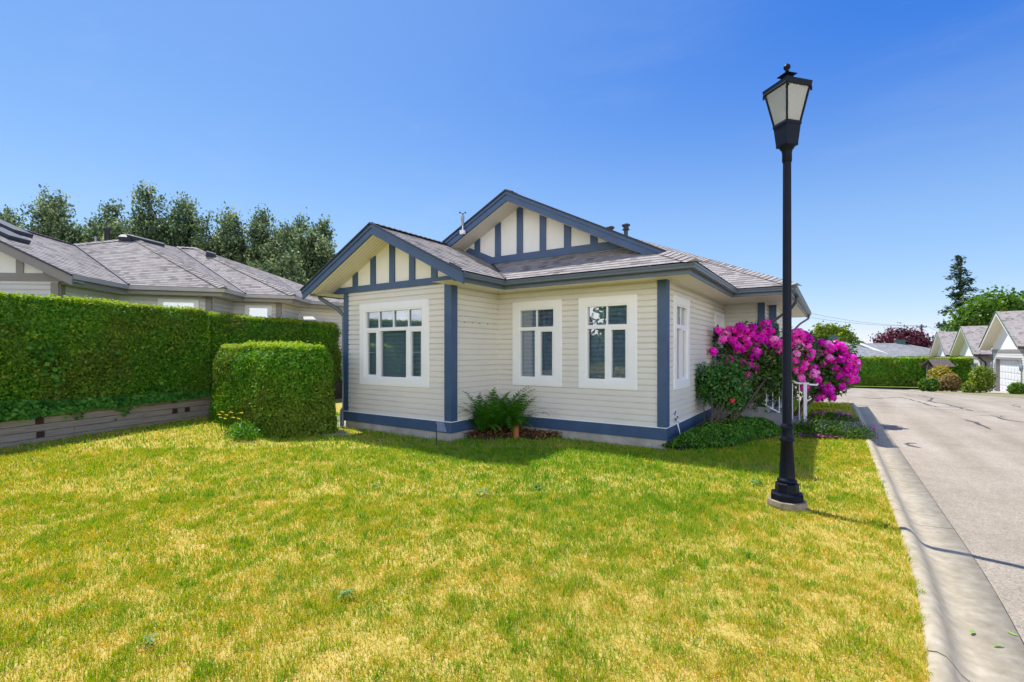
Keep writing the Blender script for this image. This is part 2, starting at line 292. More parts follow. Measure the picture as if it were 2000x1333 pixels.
# ------------------------------------------------------------------ builders
ORG = {}
def tag(o, label=None, cat=None, group=None, kind=None):
    if label: o['label'] = label
    if cat: o['category'] = cat
    if group: o['group'] = group
    if kind: o['kind'] = kind
    return o
def empty(name, loc, label, cat, group=None):
    o = bpy.data.objects.new(name, None); S.collection.objects.link(o)
    o.location = loc; o.empty_display_size = 0.2; ORG[o] = Vector(loc)
    return tag(o, label, cat, group)
def link(name, me, mat, parent, org):
    for mm in (mat if isinstance(mat, (list, tuple)) else [mat]): me.materials.append(mm)
    o = bpy.data.objects.new(name, me); S.collection.objects.link(o)
    if parent is not None: o.parent = parent; ORG[o] = org
    else: o.location = org; ORG[o] = Vector(org)
    return o
class MB:
    def __init__(s): s.v = []; s.f = []; s.uv = []; s.m = []; s.sm = []
    def poly(s, pts, m=0, uv=None, smooth=False):
        b = len(s.v); s.v += [tuple(p) for p in pts]; s.f.append(tuple(range(b, b + len(pts)))); s.m.append(m); s.sm.append(smooth)
        s.uv.append(uv if uv else [(0, 0)] * len(pts))
    def faces(s, pts, fs, m=0, smooth=False):
        b = len(s.v); s.v += [tuple(p) for p in pts]
        for f in fs: s.f.append(tuple(b + i for i in f)); s.m.append(m); s.sm.append(smooth); s.uv.append([(0, 0)] * len(f))
    def box(s, a, b, m=0):
        (x0, y0, z0), (x1, y1, z1) = a, b
        p = [(x0, y0, z0), (x1, y0, z0), (x1, y1, z0), (x0, y1, z0), (x0, y0, z1), (x1, y0, z1), (x1, y1, z1), (x0, y1, z1)]
        s.faces(p, [(3, 2, 1, 0), (4, 5, 6, 7), (0, 1, 5, 4), (1, 2, 6, 5), (2, 3, 7, 6), (3, 0, 4, 7)], m)
    def prism(s, pts, ext, m=0):          # polygon extruded by a vector
        n = len(pts); e = Vector(ext); P = [Vector(p) for p in pts]; Q = [p + e for p in P]
        fs = [tuple(range(n)), tuple(range(2 * n - 1, n - 1, -1))] + [(i, i + n, (i + 1) % n + n, (i + 1) % n) for i in range(n)]
        s.faces(P + Q, fs, m)
    def obox(s, p, d, n, l, w, z0, z1, m=0):   # box from 2D p along d (length l), thickness w along n
        p = Vector((*p[:2], 0)); d = Vector((*d, 0)); n = Vector((*n, 0))
        a = [p, p + d * l, p + d * l + n * w, p + n * w]
        P = [q + Vector((0, 0, z0)) for q in a] + [q + Vector((0, 0, z1)) for q in a]
        s.faces(P, [(3, 2, 1, 0), (4, 5, 6, 7), (0, 1, 5, 4), (1, 2, 6, 5), (2, 3, 7, 6), (3, 0, 4, 7)], m)
    def tube(s, path, r, seg=10, m=0, caps=True, smooth=True):
        path = [Vector(p) for p in path]; rr = r if isinstance(r, (list, tuple)) else [r] * len(path)
        rings = []; prev = None
        for i, p in enumerate(path):
            d = (path[min(i + 1, len(path) - 1)] - path[max(i - 1, 0)])
            if d.length < 1e-9: d = Vector((0, 0, 1))
            d.normalize()
            x = d.orthogonal().normalized() if prev is None else (prev - d * prev.dot(d))
            if x.length < 1e-6: x = d.orthogonal()
            x.normalize(); prev = x; y = d.cross(x)
            rings.append([p + (x * math.cos(2 * PI * k / seg) + y * math.sin(2 * PI * k / seg)) * rr[i] for k in range(seg)])
        P = [q for ring in rings for q in ring]; fs = []
        for i in range(len(path) - 1):
            for k in range(seg):
                a = i * seg + k; b = i * seg + (k + 1) % seg
                fs.append((a, b, b + seg, a + seg))
        s.faces(P, fs, m, smooth)
        if caps: s.poly(rings[0][::-1], m); s.poly(rings[-1], m)
    def lathe(s, c, prof, seg=24, m=0, rot=0.0, smooth=True, flute=None):
        P = []; fs = []
        for (r, z) in prof:
            for k in range(seg):
                a = 2 * PI * k / seg + rot; q = r
                if flute and flute[0] <= z <= flute[1]: q = r * (1 - 0.09 * (k % 2))
                P.append((c[0] + q * math.cos(a), c[1] + q * math.sin(a), c[2] + z))
        for i in range(len(prof) - 1):
            for k in range(seg):
                a = i * seg + k; b = i * seg + (k + 1) % seg; fs.append((a, b, b + seg, a + seg))
        s.faces(P, fs, m, smooth)
        s.poly([P[k] for k in range(seg)][::-1], m); s.poly([P[(len(prof) - 1) * seg + k] for k in range(seg)], m)
    def build(s, name, mat, parent=None, org=None):
        o0 = ORG[parent] if parent is not None else Vector(org if org is not None else (0, 0, 0))
        me = bpy.data.meshes.new(name)
        me.from_pydata([(x - o0.x, y - o0.y, z - o0.z) for x, y, z in s.v], [], s.f)
        if any(s.m): me.polygons.foreach_set('material_index', s.m)
        me.polygons.foreach_set('use_smooth', s.sm)
        ul = me.uv_layers.new(name='UVMap'); ul.data.foreach_set('uv', [c for f in s.uv for p in f for c in p])
        me.update()
        return link(name, me, mat, parent, o0)
def npmesh(name, V, F, mat, parent=None, org=None, rnd=None, smooth=False, midx=None):
    o0 = np.array(ORG[parent] if parent is not None else (org if org is not None else (0, 0, 0)), float)
    me = bpy.data.meshes.new(name); V = np.ascontiguousarray(V - o0, dtype=np.float32); F = np.ascontiguousarray(F, dtype=np.int32)
    k = F.shape[1]
    me.vertices.add(len(V)); me.vertices.foreach_set('co', V.ravel())
    me.loops.add(F.size); me.loops.foreach_set('vertex_index', F.ravel())
    me.polygons.add(len(F)); me.polygons.foreach_set('loop_start', np.arange(0, F.size, k, dtype=np.int32))
    if smooth: me.polygons.foreach_set('use_smooth', np.ones(len(F), dtype=bool))
    if midx is not None: me.polygons.foreach_set('material_index', np.asarray(midx, dtype=np.int32))
    me.update(calc_edges=True)
    if rnd is not None:
        a = me.attributes.new('rnd', 'FLOAT', 'FACE'); a.data.foreach_set('value', np.asarray(rnd, dtype=np.float32))
    return link(name, me, mat, parent, Vector(o0))
def unit(a): return a / np.maximum(np.linalg.norm(a, axis=-1, keepdims=True), 1e-9)
def leaf_arrays(P, size, nrm=None, aspect=0.6, jit=0.8, up=None):
    n = len(P); size = np.broadcast_to(size, (n,))
    N_ = rng.normal(size=(n, 3)) if nrm is None else nrm + rng.normal(size=(n, 3)) * jit
    N_ = unit(N_)
    a = rng.normal(size=(n, 3)) if up is None else up + rng.normal(size=(n, 3)) * 0.35
    a = unit(a - N_ * (a * N_).sum(1, keepdims=True)); b = np.cross(N_, a)
    s = size[:, None]
    V = np.stack([P - a * s * 0.5, P + b * s * aspect * 0.5 + a * s * 0.05, P + a * s * 0.5, P - b * s * aspect * 0.5 + a * s * 0.05], 1)
    # slight fold so a leaf is never perfectly flat
    V[:, 1] += N_ * s * 0.06; V[:, 3] += N_ * s * 0.06
    return V.reshape(-1, 3), np.arange(4 * n).reshape(-1, 4)
def leaves(name, P, size, mat, parent=None, org=None, nrm=None, aspect=0.6, jit=0.8, up=None, rnd=None, core=None):
    V, F = leaf_arrays(np.asarray(P, float), size, nrm, aspect, jit, up)
    r = rng.random(len(F)) if rnd is None else rnd
    if core is not None:
        cv, cf = core; F = np.vstack([F, np.asarray(cf) + len(V)]); V = np.vstack([V, cv]); r = np.concatenate([r, np.full(len(cf), 0.15)])
    return npmesh(name, V, F, mat, parent, org, r)

# ------------------------------------------------------------------ roofs and walls
def clip(poly, f, keep_pos):
    out = []
    for i in range(len(poly)):
        a, b = poly[i], poly[(i + 1) % len(poly)]; fa, fb = f(a), f(b)
        if not keep_pos: fa, fb = -fa, -fb
        if fa >= 0: out.append(a)
        if (fa > 0 and fb < 0) or (fa < 0 and fb > 0): out.append(a + (b - a) * (fa / (fa - fb)))
    return out
def shingle_plane(mb, pts, expo=0.14, lift=0.009):
    P = [Vector(p) for p in pts]
    n = Vector((0, 0, 0))
    for i in range(len(P)): n += (P[i] - P[0]).cross(P[(i + 1) % len(P)] - P[0])
    n.normalize()
    if n.z < 0: n = -n; P = P[::-1]
    up = Vector((0, 0, 1)) - n * n.z; up.normalize(); al = up.cross(n)
    s0 = min(p.dot(up) for p in P); s1 = max(p.dot(up) for p in P)
    k = 0; s = s0 - random.random() * 0.02
    while s < s1:
        q = clip(clip(P, lambda p: p.dot(up) - s, True), lambda p: p.dot(up) - (s + expo), False)
        if len(q) >= 3:
            top = [p + n * (0.002 + lift * max(0, 1 - (p.dot(up) - s) / expo)) for p in q]
            mb.poly(top, 0, [(p.dot(al), k * 0.14 + (p.dot(up) - s) / expo * 0.14) for p in q])
            for i in range(len(q)):
                a, b = q[i], q[(i + 1) % len(q)]
                if abs(a.dot(up) - s) < 1e-4 and abs(b.dot(up) - s) < 1e-4:
                    mb.poly([a, b, top[(i + 1) % len(q)], top[i]], 0, [(a.dot(al), k * 0.14), (b.dot(al), k * 0.14), (b.dot(al), k * 0.14 + 0.02), (a.dot(al), k * 0.14 + 0.02)])
        s += expo; k += 1
def siding(mb, p0, d, n, L_, z0, z1, holes=(), expo=0.1016, lip=0.017):
    """dutch-lap siding on a wall from 2D p0 along d, outward normal n; holes = (a0, a1, za, zb)"""
    nc = int((z1 - z0) / expo) + 2; zs = [z0 + i * expo for i in range(nc)] + [z0 + (i + 0.74) * expo for i in range(nc)] + [z0 + (i + 0.90) * expo for i in range(nc)]
    cuts = sorted(set([round(z, 5) for z in zs if z < z1 - 1e-3] + [z1] + [h[2] for h in holes if z0 < h[2] < z1] + [h[3] for h in holes if z0 < h[3] < z1]))
    cuts = [c for i, c in enumerate(cuts) if i == 0 or c - cuts[i - 1] > 1e-4]
    def off(t):
        if t < 0.74: return lip - 0.004 * t / 0.74
        if t < 0.90: return lip - 0.004 - (lip + 0.001) * (t - 0.74) / 0.16
        return -0.005
    def pt(a, z, o): return (p0[0] + d[0] * a + n[0] * o, p0[1] + d[1] * a + n[1] * o, z)
    for i in range(len(cuts) - 1):
        za, zb = cuts[i], cuts[i + 1]; c = math.floor((za - z0) / expo + 1e-3); base = z0 + c * expo
        oa = off(max(0, (za - base) / expo)); ob = off(min(0.9999, (zb - base) / expo))
        segs = [(0.0, L_)]
        for h in holes:
            if h[2] < zb - 1e-5 and h[3] > za + 1e-5:
                ns = []
                for (a, b) in segs:
                    if h[1] <= a or h[0] >= b: ns.append((a, b)); continue
                    if h[0] > a: ns.append((a, h[0]))
                    if h[1] < b: ns.append((h[1], b))
                segs = ns
        for (a, b) in segs:
            mb.poly([pt(a, za, oa), pt(b, za, oa), pt(b, zb, ob), pt(a, zb, ob)])
            if abs(za - base) < 1e-3: mb.poly([pt(a, za, -0.005), pt(b, za, -0.005), pt(b, za, oa), pt(a, za, oa)])

# ================================================================== GROUND, ROAD, KERB
def kdu(v): return -0.019 * (5.5 - max(v, 2.0)) ** 2 - (0.133 * (2.0 - v) if v < 2 and v > -1 else 0.40 if v <= -1 else 0) if v < 5.5 else 0.0
VS = [-40, -20, -8, 0, 3, 6, 9] + [9 + i * 1.5 for i in range(1, 29)] + [60, 90]
def strip(name, prof, vs, mat, dz=0.0, sm=True):      # a cross profile swept down the road
    mb = MB()
    P = [(u, v, z + terr(v) + dz) for v in vs for (u, z) in prof]; n = len(prof)
    mb.faces(P, [(i * n + k, i * n + k + 1, (i + 1) * n + k + 1, (i + 1) * n + k) for i in range(len(vs) - 1) for k in range(n - 1)], 0, sm)
    o = mb.build(name, mat); tag(o, kind='structure'); return o
g = MB(); gv = [-900, -100] + VS + [200, 1200]; gu = [-1200, -100, -30, -10, 0, 10, 30, 100, 1200]
gp = [(u, v, terr(v) - 0.26) for v in gv for u in gu]; nu = len(gu)
g.faces(gp, [(i * nu + k, i * nu + k + 1, (i + 1) * nu + k + 1, (i + 1) * nu + k) for i in range(len(gv) - 1) for k in range(nu - 1)], 0, True)
tag(g.build('ground', M_ground), kind='structure')
def lawnz(u, v): return 0.018 * math.sin(u * 1.3 + 0.5) * math.sin(v * 1.1) + 0.012 * math.sin(u * 2.7 + v * 1.9)
lw = MB(); lu = [-14 + 0.4 * i for i in range(37)]; lu[-1] = 0.52; lv = [-14 + 0.5 * i for i in range(46)] + [9 + i * 0.8 for i in range(1, 11)]
lu = [u for u in lu if u < 0.5] + [0.53]
lp = [(u + kdu(v) * max(0, 1 - (0.53 - u) / 1.2), v, terr(v) - 0.012 + (lawnz(u, v) * min(1, max(0, (0.4 - u))) if v < 6.0 else 0)) for v in lv for u in lu]; nl = len(lu)
lw.faces(lp, [(i * nl + k, i * nl + k + 1, (i + 1) * nl + k + 1, (i + 1) * nl + k) for i in range(len(lv) - 1) for k in range(nl - 1)], 0, True)
tag(lw.build('lawn', M_lawn), kind='structure')
# rolled kerb and gutter pan in one cast profile, cut into bays by joints
kv = [-14, -8, -4, -1]; kp = [(0.50, -0.25), (0.50, -0.02), (0.515, 0.012), (0.55, 0.018), (0.585, 0.006), (0.615, -0.028), (0.645, -0.070), (0.68, -0.094), (0.73, -0.104), (0.968, -0.092), (0.972, -0.25)]
joints = [-14, -11, -8, -5, -2.2, 0.6, 3.35, 6.15, 8.9, 11.7, 14.5, 17.2, 19.9]
kb = MB()
for a, b in zip(joints[:-1], joints[1:]):
    vv = [a + 0.007 + (b - a - 0.014) * t / 8 for t in range(9)]
    P = [(u + kdu(v), v, z + terr(v)) for v in vv for (u, z) in kp]; n = len(kp)
    kb.faces(P, [(i * n + k, i * n + k + 1, (i + 1) * n + k + 1, (i + 1) * n + k) for i in range(8) for k in range(n - 1)], 0, True)
    kb.faces([P[k] for k in range(n)], [tuple(range(n))]); kb.faces([P[8 * n + k] for k in range(n)], [tuple(range(n - 1, -1, -1))])
tag(kb.build('kerb', M_kerb), kind='structure')
rv = [-40, -20, -8, -1, 0, 1, 2, 2.5, 3, 3.5, 4, 4.5, 5, 5.5, 6, 9] + [9 + i * 1.5 for i in range(1, 25)]
rd = MB()
def rright(v): return 7.3 if v < 31 else 7.3 - (v - 31) * 0.27 if v < 41 else 4.6
rus = lambda v: [0.974 + kdu(v) if v < 19.95 else -6.5 + 0.0, 2.2, 4.0, rright(v)]
rvs = sorted([v for v in rv if v < 19.8] + [19.9]) ; rvs2 = [19.95] + [v for v in rv if v > 20.1]
for vs in (rvs, rvs2):
    P = [(u, v, terr(v) - 0.096) for v in vs for u in rus(v)]
    rd.faces(P, [(i * 4 + k, i * 4 + k + 1, (i + 1) * 4 + k + 1, (i + 1) * 4 + k) for i in range(len(vs) - 1) for k in range(3)], 0, True)
road = rd.build('road', M_asph); tag(road, kind='structure')
# cross street at the bottom of the road
cs = MB(); cv = [45.2, 47.0, 48.8, 50.6]
cs.faces([(u, v, terr(v) - 0.09) for v in cv for u in (-60, 0, 4.6, 40)], [(i * 4 + k, i * 4 + k + 1, (i + 1) * 4 + k + 1, (i + 1) * 4 + k) for i in range(3) for k in range(3)], 0, True)
tag(cs.build('cross_street', paint('dark_asphalt', (0.12, 0.115, 0.11), 0.9, 0.12, 1.0)), kind='structure')
# tar seal lines on the old cracks
def crack(pts, w=0.04):
    mb = MB(); Q = []
    for (px, py) in pts:
        Y = 25.0
        for _ in range(12):
            q = at(px, py, Y); zt = terr(q.y) - 0.09; Y = max(3.0, (zt - CH) * FPX / (YH - py))
        Q.append(at(px, py, Y))
    D = []
    for a, b in zip(Q[:-1], Q[1:]):
        k = max(2, int((b - a).length / 0.25))
        for i in range(k): D.append(a.lerp(b, i / k) + Vector((random.gauss(0, 0.025), random.gauss(0, 0.03), 0)))
    D.append(Q[-1]); e = []
    for i, p in enumerate(D):
        d = D[min(i + 1, len(D) - 1)] - D[max(i - 1, 0)]; nn = Vector((-d.y, d.x, 0)); nn.normalize()
        ww = w * (0.35 + 0.9 * random.random()) * (0.3 if i in (0, len(D) - 1) else 1); z = terr(p.y) - 0.091
        e.append(((p.x + nn.x * ww, p.y + nn.y * ww, z), (p.x - nn.x * ww, p.y - nn.y * ww, z)))
    for (a, b), (c, d) in zip(e[:-1], e[1:]): mb.poly([a, b, d, c])
    mb.build('tar_seal', M_tar, road)
for pts in ([(1794, 772), (1822, 778), (1814, 784), (1845, 789), (1880, 798), (1902, 803)], [(1812, 781), (1826, 787)], [(1880, 819), (1905, 825), (1920, 833), (1935, 839)],
            [(1895, 811), (1935, 812), (1960, 819), (2000, 825)], [(1948, 812), (1965, 816)], [(1974, 791), (1992, 796)], [(1650, 773), (1705, 779), (1760, 776), (1830, 795), (1890, 796)],
            [(1764, 866), (1790, 866)], [(1764, 866), (1798, 875)], [(1925, 785), (1995, 792)]):
    crack(pts)
# shaded concrete path from the porch steps to the kerb, and the soil beds
def sheet(name, pts, z, mat, kind='structure'):
    mb = MB(); mb.poly([(u, v, z + terr(v)) for u, v in pts]); o = mb.build(name, mat); tag(o, kind=kind); return o
pp = MB(); pz = 0.012
pp.prism([(-0.62, 11.62, -0.10 + pz), (0.50, 11.62, -0.10 + pz), (0.50, 13.25, -0.10 + pz), (-0.62, 13.25, -0.10 + pz)], (0, 0, 0.10))
tag(pp.build('footpath', M_conc), kind='structure')
def bed(name, pts, h=0.05):
    c = np.mean(np.array(pts), 0); mb = MB(); n = len(pts)
    rings = []
    for s, z in ((1.0, -0.012), (0.9, h * 0.7), (0.5, h)):
        rings.append([(c[0] + (u - c[0]) * s, c[1] + (v - c[1]) * s, z + terr(v)) for u, v in pts])
    P = [p for r in rings for p in r]; fs = []
    for i in range(2):
        for k in range(n): a = i * n + k; b = i * n + (k + 1) % n; fs.append((a, b, b + n, a + n))
    fs.append(tuple(range(2 * n, 3 * n))); mb.faces(P, fs, 0, True)
    o = mb.build(name, M_soil); tag(o, kind='structure'); return o
FERNBED = [(-5.66, 6.9), (-5.35, 7.0), (-4.85, 7.42), (-4.35, 7.62), (-4.15, 7.98), (-5.0, 8.03), (-5.66, 8.03)]
bed('fern_bed', FERNBED)
SIDEBED = [(-2.30, 8.0), (-2.05, 8.02), (-1.55, 8.45), (-1.35, 8.75), (-1.22, 9.35), (-0.95, 10.0), (-0.62, 10.6), (0.45, 10.75), (0.45, 11.6), (-0.7, 11.6), (-2.28, 11.8)]
bed('shrub_bed', SIDEBED, 0.04)
KERBBED = [(-0.45, 13.3), (0.44, 13.3), (0.44, 14.9), (0.0, 15.2), (-0.45, 14.6)]
bed('kerb_bed', KERBBED, 0.05)

# ------------------------------------------------------------------ grass (one object nobody could count)
from math import tan
def inpoly(x, y, poly):
    ins = np.zeros(len(x), bool); n = len(poly)
    for i in range(n):
        x0, y0 = poly[i]; x1, y1 = poly[(i + 1) % n]
        c = ((y0 > y) != (y1 > y)); t = np.where(c, (x1 - x0) * (y - y0) / (y1 - y0 + 1e-12) + x0, 0)
        ins ^= c & (x < t)
    return ins
HOUSE2D = [(-8.65, 6.52), (-5.62, 6.52), (-5.62, 7.97), (-2.24, 7.97), (-2.24, 13), (-9, 13), (-8.65, 13)]
def vnoise(x, y, f, seed):
    r = np.random.default_rng(seed); t = r.random((64, 64)); X = x * f + 100; Y = y * f + 100
    i = np.floor(X).astype(int); j = np.floor(Y).astype(int); a = X - i; b = Y - j; a = a * a * (3 - 2 * a); b = b * b * (3 - 2 * b)
    g_ = lambda p, q: t[p % 64, q % 64]
    return (g_(i, j) * (1 - a) + g_(i + 1, j) * a) * (1 - b) + (g_(i, j + 1) * (1 - a) + g_(i + 1, j + 1) * a) * b
def blades(name, u, v, z, h, w, mat, rnd):
    n = len(u); a = rng.random(n) * 2 * PI; lean = np.abs(rng.normal(0.5, 0.35, n)); b = rng.random(n) * 2 * PI
    px, py = np.cos(a) * w / 2, np.sin(a) * w / 2; dx, dy = np.cos(b) * lean * h, np.sin(b) * lean * h
    V = np.zeros((n, 6, 3))
    for k, (f, hh, ww) in enumerate(((0, 0, 1), (0.35, 0.6, 0.8), (1.0, 1.0, 0.12))):
        for sgn, o in ((-1, 0), (1, 1)):
            V[:, 2 * k + o, 0] = u + dx * f + sgn * px * ww; V[:, 2 * k + o, 1] = v + dy * f + sgn * py * ww; V[:, 2 * k + o, 2] = z + h * hh
    base = np.arange(n)[:, None] * 6
    F = np.concatenate([base + np.array([0, 1, 3, 2]), base + np.array([2, 3, 5, 4])], 0)
    o = npmesh(name, V.reshape(-1, 3), F, mat, rnd=np.concatenate([rnd, rnd])); return o
def scatter(n, Y0, Y1, tmin=-1.25, tmax=1.2):
    Y = np.sqrt(rng.random(n) * (Y1 ** 2 - Y0 ** 2) + Y0 ** 2); t = tmin + rng.random(n) * (tmax - tmin); X = t * Y
    return X * CT - Y * ST, X * ST + Y * CT
GU, GV, GH, GW = [], [], [], []
for (n, Y0, Y1, hh, ww) in ((150000, 2.0, 3.6, 0.034, 0.0042), (150000, 3.6, 5.4, 0.036, 0.006), (130000, 5.4, 8.0, 0.038, 0.009), (95000, 8.0, 12.5, 0.042, 0.013)):
    u, v = scatter(n, Y0, Y1); GU.append(u); GV.append(v); GH.append(hh * rng.uniform(0.5, 1.35, n)); GW.append(ww * rng.uniform(0.7, 1.3, n))
u = rng.uniform(-1.1, 0.5, 9000); v = rng.uniform(13.3, 19.2, 9000); GU.append(u); GV.append(v); GH.append(rng.uniform(0.03, 0.06, 9000)); GW.append(np.full(9000, 0.014))
u = rng.uniform(-2, 0.5, 8000); v = rng.uniform(8, 10.9, 8000); GU.append(u); GV.append(v); GH.append(rng.uniform(0.03, 0.06, 8000)); GW.append(np.full(8000, 0.012))
u, v, h, w = (np.concatenate(x) for x in (GU, GV, GH, GW))
hedge_u = lambda v: -11.05 - 0.295 * v
kd = np.where(v < 5.5, -0.019 * (5.5 - np.maximum(v, 2.0)) ** 2 - np.where(v < 2, 0.133 * (2 - v), 0), 0)
keep = (u < 0.515 + kd + 0.03 * vnoise(u, v, 3.0, 3)) & (u > hedge_u(v) + 0.03) & ~inpoly(u, v, HOUSE2D) & ~inpoly(u, v, FERNBED) & ~inpoly(u, v, SIDEBED) & ~inpoly(u, v, KERBBED)
keep &= ~((u > -0.62) & (v > 11.6) & (v < 13.27)) & (((v < 11.7) & ((v < 7.9) | (u > -2.3))) | (u > -1.1))
keep &= (np.hypot(u + 0.388, v - 5.742) > 0.21)
u, v, h, w = u[keep], v[keep], h[keep], w[keep]
clump = vnoise(u, v, 2.2, 11); clump2 = vnoise(u, v, 7.0, 12); fine = vnoise(u, v, 15.0, 19)
dry = 0.12 * vnoise(u, v, 0.8, 13) + 0.16 * vnoise(u, v, 3.3, 14) + 0.34 * vnoise(u, v, 9.5, 17) + 0.38 * vnoise(u, v, 21.0, 29)
near_house = np.clip((v + 0.28 * u - 2.2) / 3.2, 0, 1) * np.clip((-u - 0.4) / 2.6, 0.1, 1)      # blades turn greener towards the house
near_cam = np.clip((5.6 - (-u * ST + v * CT)) / 3.6, 0, 1); left_ = np.clip((-u - 3) / 6, 0, 1); edge_ = np.clip((u + 0.9) / 1.2, 0, 1)
dry = np.clip((dry - 0.5) * 1.45 + 0.47 + 0.12 * near_cam + 0.20 * edge_ - 0.32 * near_house, 0, 1)
k2 = rng.random(len(u)) < np.clip(1.12 - 0.6 * dry, 0.25, 1) * (0.55 + 0.75 * clump2)
u, v, h, w, clump, clump2, dry, fine, near_house = (x[k2] for x in (u, v, h, w, clump, clump2, dry, fine, near_house))
h = h * (0.45 + 0.75 * (1 - dry) + 0.35 * clump2)
tuft = (vnoise(u, v, 6.3, 23) > 0.82) & (dry < 0.5); h = np.where(tuft, h * 1.5, h)
rnd = np.clip(0.18 + 0.72 * dry + rng.normal(0, 0.20, len(u)) - np.where(tuft, 0.06, 0) - 0.06 * near_house, 0, 1)
zz = np.where(v < 6.0, 0.018 * np.sin(u * 1.3 + 0.5) * np.sin(v * 1.1) + 0.012 * np.sin(u * 2.7 + v * 1.9), 0) * np.clip(0.4 - u, 0, 1) - 0.012
zz = zz + np.where(v > 9, -0.0009 * (v - 9) ** 2, 0)
tag(blades('grass', u, v, zz, h, w, M_grass, rnd), kind='stuff')

# ================================================================== MAIN HOUSE
UR, UI, UL, VB, VC, V2 = -2.283, -5.665, -8.595, 6.561, 8.0, 13.1
U2, U3, VJ, VE = -1.385, -1.21, 13.95, 19.0
ZT, ZTB, ZS, ZE, OV, PIT = 0.333, 0.137, 2.80, 2.93, 0.61, 0.5
EU, EL, EV = UR + OV, UL - OV, VC - OV                      # eave lines of the main block
RC = (UR + UL) / 2; ZR = ZE + PIT * (EU - RC); BC = (UI + UL) / 2; BE = UI + OV; ZBR = ZE + PIT * (BE - BC)
VRB = VB - 0.55; VRG = 7.98; VG = 8.5
E2, VP = -0.59, 11.18                                       # eave corner of the rear wing over the porch
house = empty('house', (-5.4, 8.0, 0), 'cream bungalow with slate blue trim, two front gables and white framed windows', 'house')
W1 = (-8.110, -6.197, 0.935, 2.567); W2 = (-5.277, -4.202, 0.946, 2.568); W3 = (-3.837, -2.767, 0.946, 2.568); WS = (8.455, 9.507, 0.946, 2.568)
DR = (11.95, 13.04, 0.50, 2.53)
ci = 0.10                                                   # wall openings sit inside the casing
def hole(a0, a1, z0, z1, o): return (a0 - o + ci, a1 - o - ci, z0 + ci, z1 - ci)
def wall(name, p0, p1, holes=(), z0=ZT, z1=ZS, mat=M_siding):
    d = Vector((p1[0] - p0[0], p1[1] - p0[1])); l = d.length; d.normalize(); n = (d.y, -d.x)
    mb = MB(); siding(mb, p0, (d.x, d.y), n, l, z0, z1, holes); return mb.build(name, mat, house)
wall('wall', (UL, VB), (UI, VB), [hole(*W1, UL)])
wall('wall', (UI, VB), (UI, VC))
wall('wall', (UI, VC), (UR, VC), [hole(*W2, UI), hole(*W3, UI)])
wall('wall', (UR, VC), (UR, V2), [hole(*WS, VC), (DR[0] - VC, DR[1] - VC, ZT - 0.1, DR[3] - 0.05)])
wall('wall', (UR, V2), (U2, V2))
wall('wall', (U2, V2), (U2, VJ)); wall('wall', (U2, VJ), (U3, VJ)); wall('wall', (U3, VJ), (U3, VE))
wall('wall', (U3, VE), (-10.0, VE)); wall('wall', (-10.0, VE), (-10.0, 13.0)); wall('wall', (-10.0, 13.0), (UL, 13.0)); wall('wall', (UL, 13.0), (UL, VB))
# foundation and blue skirting board with its white drip line
outline = [(UL, VB), (UI, VB), (UI, VC), (UR, VC), (UR, V2), (U2, V2), (U2, VJ), (U3, VJ), (U3, VE), (-10.0, VE), (-10.0, 13.0), (UL, 13.0)]
def offset_loop(o):
    out = []; n = len(outline)
    for i in range(n):
        a, b, c = Vector(outline[i - 1]), Vector(outline[i]), Vector(outline[(i + 1) % n])
        d1 = (b - a).normalized(); d2 = (c - b).normalized(); n1 = Vector((d1.y, -d1.x)); n2 = Vector((d2.y, -d2.x))
        out.append(b + n1 * o + n2 * o)
    return out
def band(name, o_out, z0, z1, mat, o_in=-0.05):
    A, B = offset_loop(o_out), offset_loop(o_in); n = len(A); mb = MB()
    for i in range(n):
        a, b, c, d = A[i], A[(i + 1) % n], B[(i + 1) % n], B[i]
        mb.poly([(a.x, a.y, z0), (b.x, b.y, z0), (b.x, b.y, z1), (a.x, a.y, z1)])
        mb.poly([(a.x, a.y, z1), (b.x, b.y, z1), (c.x, c.y, z1), (d.x, d.y, z1)])
        mb.poly([(d.x, d.y, z0), (c.x, c.y, z0), (b.x, b.y, z0), (a.x, a.y, z0)])
    return mb.build(name, mat, house)
band('foundation', 0.0, -0.25, ZTB, M_found); band('skirting_board', 0.028, ZTB, ZT, M_blue); band('drip_strip', 0.036, ZT + 0.001, ZT + 0.014, M_white)
# corner boards
cb = MB(); t = 0.03
def corner(u, v, du, dv, wu, wv, z0=ZT + 0.016, z1=ZS + 0.02):   # outward signs du, dv
    x0, x1 = sorted((u + du * t, u - du * wu)); y0, y1 = sorted((v + dv * t, v - dv * wv))
    m = MB(); m.box((x0, min(v + dv * t, v - 0.001 * dv), z0), (x1, max(v + dv * t, v - 0.001 * dv), z1))
    m.box((min(u + du * t, u), min(v, v - dv * wv) if dv else y0, z0), (max(u + du * t, u), max(v, v - dv * wv), z1 - 0.002))
    m.build('corner_board', M_blue, house)
corner(UI, VB, 1, -1, 0.135, 0.14); corner(UR, VC, 1, -1, 0.125, 0.14); corner(UL, VB, -1, -1, 0.11, 0.13)
corner(U2, V2, 1, -1, 0.12, 0.10); corner(U3, VJ, 1, -1, 0.13, 0.12); corner(U3, VE, 1, 1, 0.12, 0.12)
# inner corner strip
m = MB(); m.box((UI + 0.002, VC - 0.022, ZT + 0.02), (UI + 0.024, VC - 0.001, ZS)); m.build('inside_corner_strip', M_siding, house)

